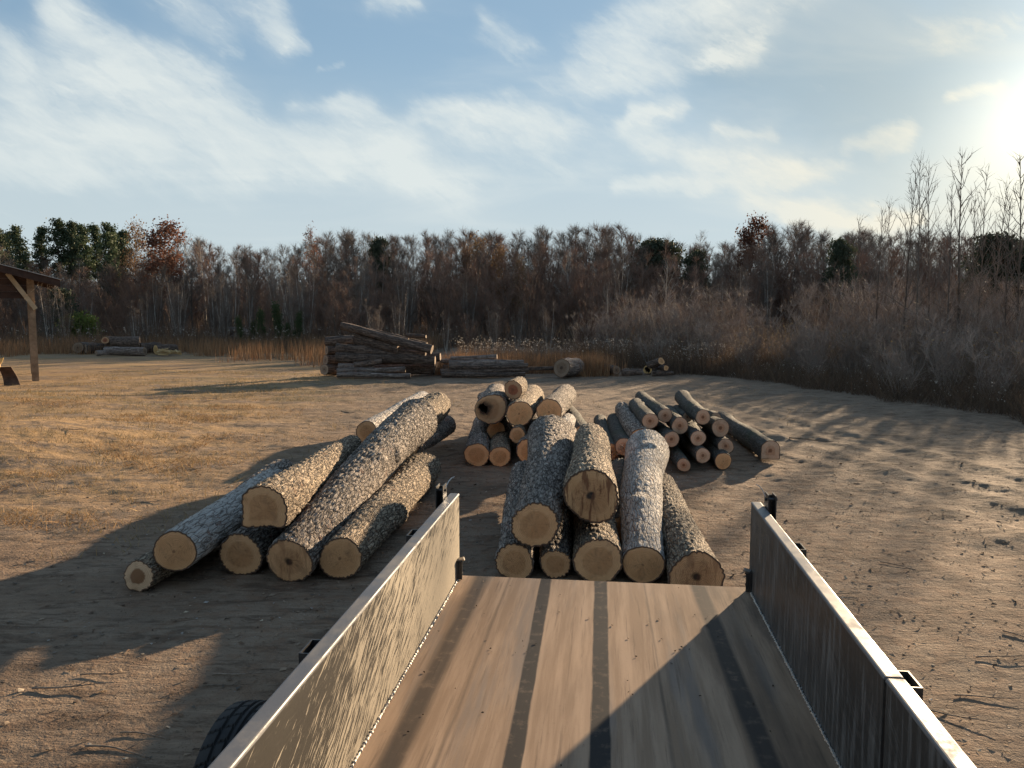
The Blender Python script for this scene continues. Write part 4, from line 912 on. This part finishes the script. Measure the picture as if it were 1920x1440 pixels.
NAMES = {'bare': 'bare_tree', 'redbare': 'bare_tree', 'pale': 'pale_tree', 'thicket': 'thicket_tree', 'greythicket': 'thicket_tree', 'russet': 'russet_tree', 'brownleaf': 'brown_leaved_tree', 'sapling': 'sapling', 'shrub': 'bare_shrub', 'whitetree': 'pale_tree', 'orangesap': 'orange_sapling', 'pine': 'pine_tree', 'cedar': 'cedar_tree', 'dome': 'evergreen_tree', 'youngpine': 'green_bush', 'youngpine2': 'young_conifer'}
def plant(kind, x, y, h, label, cat='tree', group=None, wid=1.0, rot=None, var=None):
    ps = PROTO[kind]; v = int(trng.integers(0, len(ps))) if var is None else var
    if (kind, v) not in USED:
        T, C, L, h0 = ps[v]; root = obj(NAMES[kind], None); a = obj(T.name.split('.')[0], T, root); obj('branches', C, root)
        if L: obj('foliage', L, root)
        USED[(kind, v)] = root
    else: root = copy_tree(USED[(kind, v)])
    s_ = h / ps[v][3]; root.location = (x, y, float(ground_z(x, y)) - .05); root.rotation_euler = (0, 0, trng.uniform(0, 6.28) if rot is None else rot); root.scale = (s_ * wid, s_ * wid, s_)
    for kk in ('label', 'category', 'group'):
        if kk in root: del root[kk]
    tag(root, label, cat, group); return root
def hgt(ytop, D, x=960): return 2.4 + (590 - ytop) / F * D * 1.004
def at(px, D): return (px - 960) / F * D * math.hypot(1, 0) * 1.0
def plant_px(kind, px, ytop, D, label, cat='tree', group=None, wid=1.0, var=None, rot=None):
    X = (px - 960) / F * D; z0 = float(ground_z(X, D)); return plant(kind, X, D, hgt(ytop, D) - z0, label, cat, group, wid, rot, var)
# pines at the left of the treeline
for k, (px, yt, D) in enumerate(((10, 431, 96), (50, 430, 92), (84, 431, 98), (118, 418, 94), (141, 420, 100), (166, 427, 95), (191, 428, 98), (213, 425, 93), (237, 436, 97), (30, 440, 104), (152, 438, 106), (225, 442, 104), (-25, 430, 98))):
    plant_px('pine', px, yt, D, ('%s pine from the left of the tall dark row over the left woods' % ('first second third fourth fifth sixth seventh eighth ninth'.split()[k])) if k < 9 else 'dark pine half hidden behind the front row of pines', group='pines of the left treeline', wid=1.0, var=k % 4)
plant_px('brownleaf', 256, 437, 86, 'dark russet-brown leaved tree next to the pines', wid=.8, var=0)
plant_px('russet', 308, 436, 82, 'broad red leaved oak at the end of the pine row', wid=1.15, var=1)
plant_px('russet', 592, 446, 80, 'slim tree with a few russet leaves and a pale trunk', wid=.62, var=2)
plant_px('russet', 1402, 429, 88, 'rounded dark red leaved tree on the right skyline', wid=.85, var=1)
plant_px('dome', 1228, 458, 86, 'broad dark evergreen dome in the middle of the skyline', wid=1.05, var=0)
plant_px('dome', 1300, 478, 84, 'lower dark evergreen crown right of the broad dome', wid=.55, var=1)
plant_px('dome', 712, 455, 92, 'dark evergreen crown among bare trees left of the skyline middle', wid=.42, var=1)
plant_px('dome', 1572, 458, 70, 'flat-topped evergreen on the right skyline by the saplings', wid=.5, var=1)
plant_px('dome', 1858, 448, 62, 'dark evergreen crown under the glare at the right edge', wid=.9, var=0)
plant_px('dome', 1935, 470, 60, 'evergreen crown cut by the right picture edge', wid=.8, var=1)
plant_px('cedar', 122, 546, 62, 'dark cedar bush at the foot of the left woods', wid=1.05)
plant_px('cedar', 215, 505, 88, 'dark conifer low between the pine trunks', wid=.9)
for k, (px, yt, D, wd) in enumerate(((128, 596, 60, 1.5), (152, 590, 62, 1.5), (172, 596, 61, 1.2))): plant_px('youngpine', px, yt, D, 'bright yellow green bush below the dark cedar', 'bush', 'green bushes below the cedar', wd)
for k, (px, yt, D) in enumerate(((452, 596, 56), (490, 582, 57), (524, 572, 57), (560, 588, 55), (474, 604, 54), (541, 606, 54))): plant_px('youngpine2', px, yt, D, 'young green conifer in the gap left of the log pile', 'tree', 'young conifers in the gap', .55)
for px, yt, D, wd, v in ((905, 462, 84, .8, 0), (935, 478, 78, .7, 1), (868, 478, 80, .7, 0), (975, 500, 72, .7, 1)): plant_px('brownleaf', px, yt, D, 'tree holding orange brown leaves in the middle treeline', 'tree', 'brown leaved trees of the treeline', wd, v)
plant_px('thicket', 640, 530, 52, 'rounded reddish bare bush behind the tall far log pile', 'bush', None, 1.25, 0)
plant_px('greythicket', 422, 548, 57, 'pale many-stemmed bare bush by the bleached trunks', 'bush', None, .8, 0)
plant_px('whitetree', 1247, 500, 43, 'pale bare young tree with fanning branches before the dark woods', 'tree', None, 1.0)
plant_px('whitetree', 1140, 540, 48, 'smaller pale bare tree left of the fanning one', 'tree', None, .8)
plant_px('orangesap', 1196, 606, 43, 'sapling with orange leaves left of the pale fanning tree', 'tree', None, 1.0)
for px, yt, D in ((580, 470, 82), (545, 500, 84), (690, 500, 76), (770, 485, 78), (1065, 480, 74), (362, 444, 92), (388, 456, 94), (1303, 446, 95)):
    plant_px('pale', px, yt, D, 'bare tree with a pale trunk standing out before the dark treeline', 'tree', 'pale trunked trees of the treeline', .8)
prof_x = [-150, 0, 120, 240, 330, 345, 420, 520, 600, 640, 700, 760, 830, 880, 950, 1000, 1100, 1160, 1195, 1230, 1290, 1350, 1400, 1470, 1540, 1640, 1760, 1920, 2080]
prof_y = [470, 480, 490, 480, 470, 452, 470, 473, 452, 440, 452, 452, 442, 442, 452, 438, 437, 434, 448, 464, 462, 472, 446, 428, 446, 440, 450, 455, 455]
def ptop(x): return float(np.interp(x, prof_x, prof_y))
for row, (D0, dd, step, drop) in enumerate(((104, 9, 20, 0), (94, 7, 24, 12), (82, 7, 30, 34))):
    for px in np.arange(-140, 2090, step):
        x = px + trng.normal() * 8; D = D0 + trng.uniform(-dd, dd); yt = ptop(x) + 2 + drop * trng.uniform(.4, 1.4) + abs(trng.normal()) * 5
        k = trng.uniform(); kind = 'bare' if k < .6 else 'redbare'
        plant_px(kind, x, yt, D, 'bare grey-brown hardwood in the dense far treeline', 'tree', 'bare hardwoods of the far treeline', trng.uniform(1.0, 1.4))
for row, (D0, dd, step, y0) in enumerate(((80, 5, 25, 486), (70, 6, 32, 508), (60, 5, 38, 535))):
    for px in np.arange(-120, 2050, step):
        x = px + trng.normal() * 12; D = D0 + trng.uniform(-dd, dd)
        if 345 < x < 570 and trng.uniform() < .6: continue
        if x > 1560 and row == 2: continue
        yt = y0 + trng.normal() * 18 + (18 if x < 350 else 0) - (18 if 820 < x < 1180 else 0); kind = 'thicket' if trng.uniform() < (.7 if x > 560 else .5) else 'greythicket'
        plant_px(kind, x, yt, D, 'thin-stemmed bare thicket in front of the far treeline', 'tree', 'bare thickets before the far treeline', trng.uniform(.8, 1.1))
for px in np.arange(720, 1420, 52):
    D = trng.uniform(40, 50); plant_px('greythicket' if trng.uniform() < .5 else 'thicket', px + trng.normal() * 14, 560 + trng.normal() * 16, D, 'loose bare thicket behind the far log piles', 'bush', 'bare thickets behind the log piles', .9)
# saplings and brush on the right
SAPL = ['low bare sapling standing leftmost in the sapling group', 'bare sapling of middle height, second in the sapling group from the left', 'tall bare sapling left of the close pair in the right brush', 'taller left one of the close sapling pair in the right brush', 'right one of the close sapling pair in the right brush',
        'shorter sapling between the close pair and the tallest one', 'tallest sapling with evenly spread side branches against the bright sky', 'sapling just right of the tallest evenly branched one', 'slim sapling before the dark evergreen crown', 'short sapling left of the one at the picture edge', 'tall sapling in the glare at the right picture edge',
        'sapling cut off by the right picture edge', 'low sapling behind the second one in the sapling group', 'low sapling behind the tallest one']
for k, (px, yt, D, wd) in enumerate(((1612, 415, 34, .8), (1642, 398, 31, .8), (1690, 330, 29, .75), (1716, 310, 28, .7), (1744, 322, 30, .75), (1772, 352, 27, .7), (1797, 297, 28, .95), (1828, 330, 29, .7), (1852, 352, 31, .8), (1880, 372, 27, .8), (1908, 296, 28, .95), (1960, 340, 27, .9), (1670, 385, 33, .8), (1815, 380, 34, .9))):
    plant_px('sapling', px, yt, D, SAPL[k], 'tree', 'tall saplings in the right brush', wd, k % 4)
edge = np.array([(14.5, 9), (13.6, 14), (12.6, 18.7), (11.6, 24), (10.6, 27.8), (8.2, 32.5), (5.5, 37), (2.5, 41)])
def edge_x(y): return np.interp(y, edge[:, 1], edge[:, 0])
n = 0
for yy in np.arange(12.5, 46, 1.05):
    for dx in (0.9, 2.4, 4.2, 6.4, 9, 12, 15):
        if trng.uniform() < .22 or (dx > 7 and yy > 38) or (dx > 10 and trng.uniform() < .4): continue
        X = edge_x(yy) + dx + trng.normal() * .5; Y = yy + trng.normal() * .4
        if X > 32 or X < 3 or X > .75 * Y + 3: continue
        h = (1.7 + .25 * dx + .03 * max(0, Y - 20)) * trng.uniform(.75, 1.2); h = min(h, 2.4 + 85 / F * Y)
        plant('shrub', X, Y, h, 'bare brown shrub in the dense brush along the right of the yard', 'shrub', 'shrubs of the right brush', trng.uniform(.9, 1.25))

# ------------------------------------------------------------------ grasses, weeds, litter (nobody could count these)
def vm(name, cols, trans=0.2, rough=.9, head=None):
    def f(t, i):
        a = t.n('ShaderNodeAttribute', attribute_name='rnd').outputs['Fac']
        c = t.cramp(a, [(k / max(1, len(cols) - 1) * .93, c_) for k, c_ in enumerate(cols)] + [(1.0, head or cols[-1])])
        t.L.new(c, i['Base Color']); i['Roughness'].default_value = rough; i['Specular IOR Level'].default_value = .15
        if trans:
            sub = t.n('ShaderNodeBsdfTranslucent'); t.L.new(c, sub.inputs[0]); mx = t.n('ShaderNodeMixShader'); mx.inputs[0].default_value = trans
            b = [n_ for n_ in t.N if n_.type == 'BSDF_PRINCIPLED'][0]; o = [n_ for n_ in t.N if n_.type == 'OUTPUT_MATERIAL'][0]
            t.L.new(b.outputs[0], mx.inputs[1]); t.L.new(sub.outputs[0], mx.inputs[2]); t.L.new(mx.outputs[0], o.inputs[0])
    return mat(name, f)
def blade_stuff(name, label, X, Y, hmin, hmax, w, lean, m, seed, extra=None):
    rng = np.random.default_rng(seed); n = len(X); Z = ground_z(X, Y) - .02; h = rng.uniform(hmin, hmax, n)
    Dv = np.stack([rng.normal(size=n) * lean * h, rng.normal(size=n) * lean * h, h], -1); V, T = blades(np.stack([X, Y, Z], -1), Dv, w, rng)
    rnd = np.repeat(rng.uniform(0, .93, n), 3); fs = [T]
    if extra is not None:
        Pt, sz = extra(np.stack([X, Y, Z], -1) + Dv, rng); V2, Q2 = leaves(Pt, sz, rng); fs = [T, Q2 + len(V)]; V = np.concatenate([V, V2]); rnd = np.concatenate([rnd, np.repeat(rng.uniform(.99, 1, len(Pt)), 4)])
    me = raw_mesh(name, V, fs, {'rnd': rnd}); me.materials.append(m); o = obj(name, me); tag(o, label, kind='stuff'); return o
g_red = vm('reddish_broomsedge', [(.20, .105, .055), (.30, .165, .085), (.36, .23, .13)])
g_gold = vm('golden_dry_grass', [(.26, .165, .075), (.38, .26, .125), (.30, .22, .12), (.16, .13, .065)])
g_brown = vm('brown_dead_weeds', [(.08, .055, .04), (.13, .088, .06), (.19, .13, .085)], head=(.42, .37, .31))
rg = np.random.default_rng(31)
n = 60000; X = rg.uniform(-48, -5.0, n); Y = rg.uniform(35, 66, n)
front = np.where(X < -19, 43.5, 36.0) + 8 * (fbm(X * .35, X * 0 + 2, 4, 3) - .45) + np.clip((X + 9) * .9, 0, 6)
keep = (Y > front) & (rg.uniform(size=n) < np.clip((Y - front) / 5, .06, 1)) & (fbm(X * .3, Y * .3, 3, 12) > .40) & (np.hypot((X + 23.4) / 3.3, (Y - 45.3) / 2.2) > 1) & (np.hypot(X + 20.6, Y - 44.8) > 1.6) & ~((X > -28.8) & (X < -18.6) & (Y < 47)) & ~((X < -15) & (Y < 43 + 3 * fbm(X * .9, X * 0, 3, 5))); X, Y = X[keep], Y[keep]
blade_stuff('dry_grass', 'tall reddish dry grass of the field left of the log piles', X, Y, .45, 1.15, .03, .14, g_red, 1)
n = 16000; X = rg.uniform(-62, -4, n); Y = rg.uniform(49, 68, n); k = fbm(X * .25, Y * .25, 3, 19) > .45; X, Y = X[k], Y[k]
def heads(s_, dens):
    def f(P, rng):
        k = rng.uniform(size=len(P)) < dens; Q = np.repeat(P[k], 3, 0); return Q + rng.normal(size=Q.shape) * .05, s_
    return f
blade_stuff('weeds', 'brown dead weeds with pale seed heads along the left woods', X, Y, .8, 1.6, .035, .12, g_brown, 2, heads(.09, .09))
# golden grass and seed-headed weeds behind the low far pile and on to the right
cx = np.concatenate([rg.normal(-2.2, .5, 2500), rg.uniform(-2.5, 4.2, 5200), rg.normal(3.1, .45, 1500)]); cy = np.concatenate([rg.normal(31.6, .5, 2500), rg.uniform(31.6, 35, 5200), rg.normal(30.8, .35, 1500)])
blade_stuff('dry_grass', 'golden dry grass clumps behind the low far log pile', cx, cy, .35, 1.0, .022, .16, g_red, 3)
X = rg.uniform(-2.5, 5.2, 2600); Y = rg.uniform(33, 37, 2600); blade_stuff('weeds', 'white-headed weeds behind the low far log pile', X, Y, .8, 1.35, .02, .10, g_brown, 4, heads(.06, .14))
yy = rg.uniform(17, 40, 16000); xx = edge_x(yy) + rg.gamma(1.6, 1.1, 16000) - 1.3 + 1.6 * (fbm(yy * .6, yy * 0, 3, 71) - .5); blade_stuff('weeds', 'brown weeds with pale heads at the foot of the right brush', xx, yy, .12, .85, .014, .5, g_brown, 5, heads(.045, .03))
X = rg.uniform(6.2, 11.5, 3200); Y = rg.uniform(31.0, 37, 3200); blade_stuff('weeds', 'white-headed weeds before the right brush by the small log heap', X, Y, .6, 1.3, .02, .13, g_brown, 6, heads(.06, .12))
yy = rg.uniform(12, 44, 52000); xx = edge_x(yy) + .5 + rg.uniform(0, 1, 52000) ** .7 * 11; blade_stuff('undergrowth', 'tangled brown undergrowth of the right brush', xx, yy, .3, 1.7, .013, .65, vm('brush_tangle', [(.14, .10, .075), (.20, .142, .105), (.26, .19, .14), (.18, .14, .085)]), 7, lambda P, r_: (P[::2] + r_.normal(size=P[::2].shape) * .25, .07))
n = 30000; X = rg.uniform(-75, 60, n); Y = rg.uniform(52, 100, n); blade_stuff('undergrowth', 'brown undergrowth at the foot of the far woods', X, Y, .6, 2.6, .05, .25, vm('woods_tangle', [(.10, .07, .052), (.16, .11, .08), (.20, .135, .095)]), 8)
n = 42000; X = rg.uniform(-130, 120, n); Y = rg.uniform(112, 165, n); blade_stuff('far_wood', 'hazy brown mass of the woods beyond the treeline', X, Y, 1.5, 6.5, .16, .16, vm('far_wood', [(.09, .072, .062), (.13, .105, .09)]), 9)
# short dry tufts of the yard
n = 150000; X = rg.uniform(-17, 9, n); Y = rg.uniform(7.5, 34, n)
den = np.clip((-X - .10 * Y - 1.2) / 4, 0, 1) * (fbm(X * .55, Y * 1.2, 4, 23) > .50) + .10 * (fbm(X * .8, Y * 1.4, 4, 29) > .60) * (Y > 16)
k = (rg.uniform(size=n) < den * .8) & (fbm(X * 3, Y * 3, 2, 37) > .42); X, Y = X[k], Y[k]
blade_stuff('dry_tufts', 'short golden dry grass on the yard left of the log piles', X, Y, .03, .15, .012, .55, g_gold, 10)
n = 160000; X = rg.uniform(-17, -3.0, n); Y = rg.uniform(8.5, 22, n)
cl = fbm(X * .5 + 9, Y * .9, 4, 53); k = (cl > .50) & (rg.uniform(size=n) < np.clip((-X - .18 * Y - 1.4) / 2.2, 0, 1) * .40) & (fbm(X * 2.2, Y * 2.2, 2, 57) > .44); X, Y = X[k], Y[k]
blade_stuff('dry_tufts', 'matted tawny grass clumps on the bank at the left of the yard', X, Y, .04, .13, .010, .9, vm('tawny_grass', [(.13, .09, .045), (.26, .15, .07), (.36, .215, .10), (.40, .26, .13)]), 14)
# wood chips, bark and gravel
def chips(name, label, n, seed, cx, cy, sx, sy, smin, smax, m, el=3.0, lim=None):
    rng = np.random.default_rng(seed); X = rng.normal(cx, sx, n); Y = rng.normal(cy, sy, n)
    k = (Y > 2.5) & ((Y > 5.2) | (X < -1.3) | (X > 1.7)); X, Y = X[k], Y[k]; n = len(X); s_ = rng.uniform(0, 1, n) ** 2.5 * (smax - smin) + smin
    a = rng.uniform(0, 6.28, n); tl = rng.normal(size=n) * .25; d = np.stack([np.cos(a), np.sin(a), tl * .6], -1); e = np.stack([-np.sin(a), np.cos(a), rng.normal(size=n) * .3], -1)
    P = np.stack([X, Y, ground_z(X, Y) + .004 + s_ * .06], -1); w = s_ / rng.uniform(1.3, el, n); up = np.array([0, 0, 1.0]) * (s_ * .10)[:, None]
    A = [P - d * s_[:, None] / 2 - e * w[:, None] * .4, P - d * s_[:, None] * .2 + e * w[:, None] / 2 + up, P + d * s_[:, None] / 2 + e * w[:, None] * .1, P + d * s_[:, None] * .15 - e * w[:, None] / 2 + up]
    V = np.stack(A, 1).reshape(-1, 3); q = np.arange(n)[:, None] * 4
    me = raw_mesh(name, V, [np.concatenate([q + [0, 1, 3], q + [1, 2, 3]])], {'rnd': np.repeat(rng.uniform(0, 1, n), 4)}); me.materials.append(m); tag(obj(name, me), label, kind='stuff')
bark_v = vm('bark_litter', [(.06, .04, .028), (.12, .08, .055), (.19, .115, .07), (.30, .22, .15), (.10, .085, .07)], 0)
chips('bark_litter', 'bark chips and twigs strewn over the dirt', 20000, 41, .5, 9, 5.5, 4.5, .010, .065, bark_v, 5)
chips('wood_chips', 'pale wood chips scattered round the log piles', 1500, 42, .5, 10, 4.5, 3.5, .012, .055, vm('pale_chips', [(.32, .24, .16), (.45, .36, .25), (.28, .24, .20)], 0), 3)
chips('gravel', 'small stones lying on the dirt', 1500, 43, 0, 8, 7, 5, .012, .045, vm('stones', [(.16, .14, .12), (.26, .23, .20), (.36, .33, .29)], 0), 1.8)
stick_m = simple('dead_stick', (.13, .095, .07), (.24, .19, .145), 9)
srng = np.random.default_rng(55); sticks = []
for v in range(3):
    pts = branch_path(np.zeros(3), (1, 0, .02), 1.0, 7, np.random.default_rng(60 + v), 0, .12); pts[:, 2] *= .15; bm_ = MB().tube(pts, np.linspace(.018, .006, 8), 5)
    bm_.tube([pts[4], pts[4] + (.12, .10, .03), pts[4] + (.2, .2, .03)], [.009, .006, .003], 4); sticks.append(bm_.mesh('stick', stick_m, True))
for k, (px, py, L_, a) in enumerate(((1735, 1325, .4, -.5), (1790, 1298, .4, .1), (1650, 1050, .35, -.3), (1555, 1110, .3, 0), (150, 1265, .35, .3), (320, 1160, .3, .5), (400, 1262, .45, .0), (380, 1285, .35, .3), (225, 1375, .35, .25), (60, 1290, .5, .1), (300, 1310, .2, 1.0), (160, 1400, .45, .2), (1600, 905, .5, -.4), (1480, 820, .9, -.5), (640, 770, .7, -.4), (820, 1010, .35, .2), (1830, 1230, .4, .3), (1880, 1180, .35, -.6), (250, 940, .5, .1), (120, 830, .6, -.1), (380, 745, .7, .1))):
    P = G(px, py); o = obj('stick', sticks[k % 3], loc=(P[0], P[1], float(ground_z(P[0], P[1])) + .012), rot=(srng.uniform(0, 6), 0, a)); o.scale = (L_, L_ * .8, L_ * .8)
    o.rotation_euler = (0, 0, a); tag(o, 'thin dead stick lying on the bare dirt', 'stick', 'sticks lying about the yard')
rngd = np.random.default_rng(9); b = MB(); n = 60; P = np.stack([rngd.uniform(XL + .05, XR - .1, n), rngd.uniform(2.7, 4.85, n), np.full(n, ZD + .004)], -1)
V, Q = leaves(P, .016, rngd, .9); V[:, 2] = np.maximum(V[:, 2], ZD + .002); b.add(V, Q)
o = obj('bark_crumbs', b.mesh('bark_crumbs', simple('bark_crumbs', (.05, .035, .025), (.12, .08, .05), 30)), rot=(0, 0, -TA)); tag(o, 'dark bark crumbs lying on the trailer deck', kind='stuff')
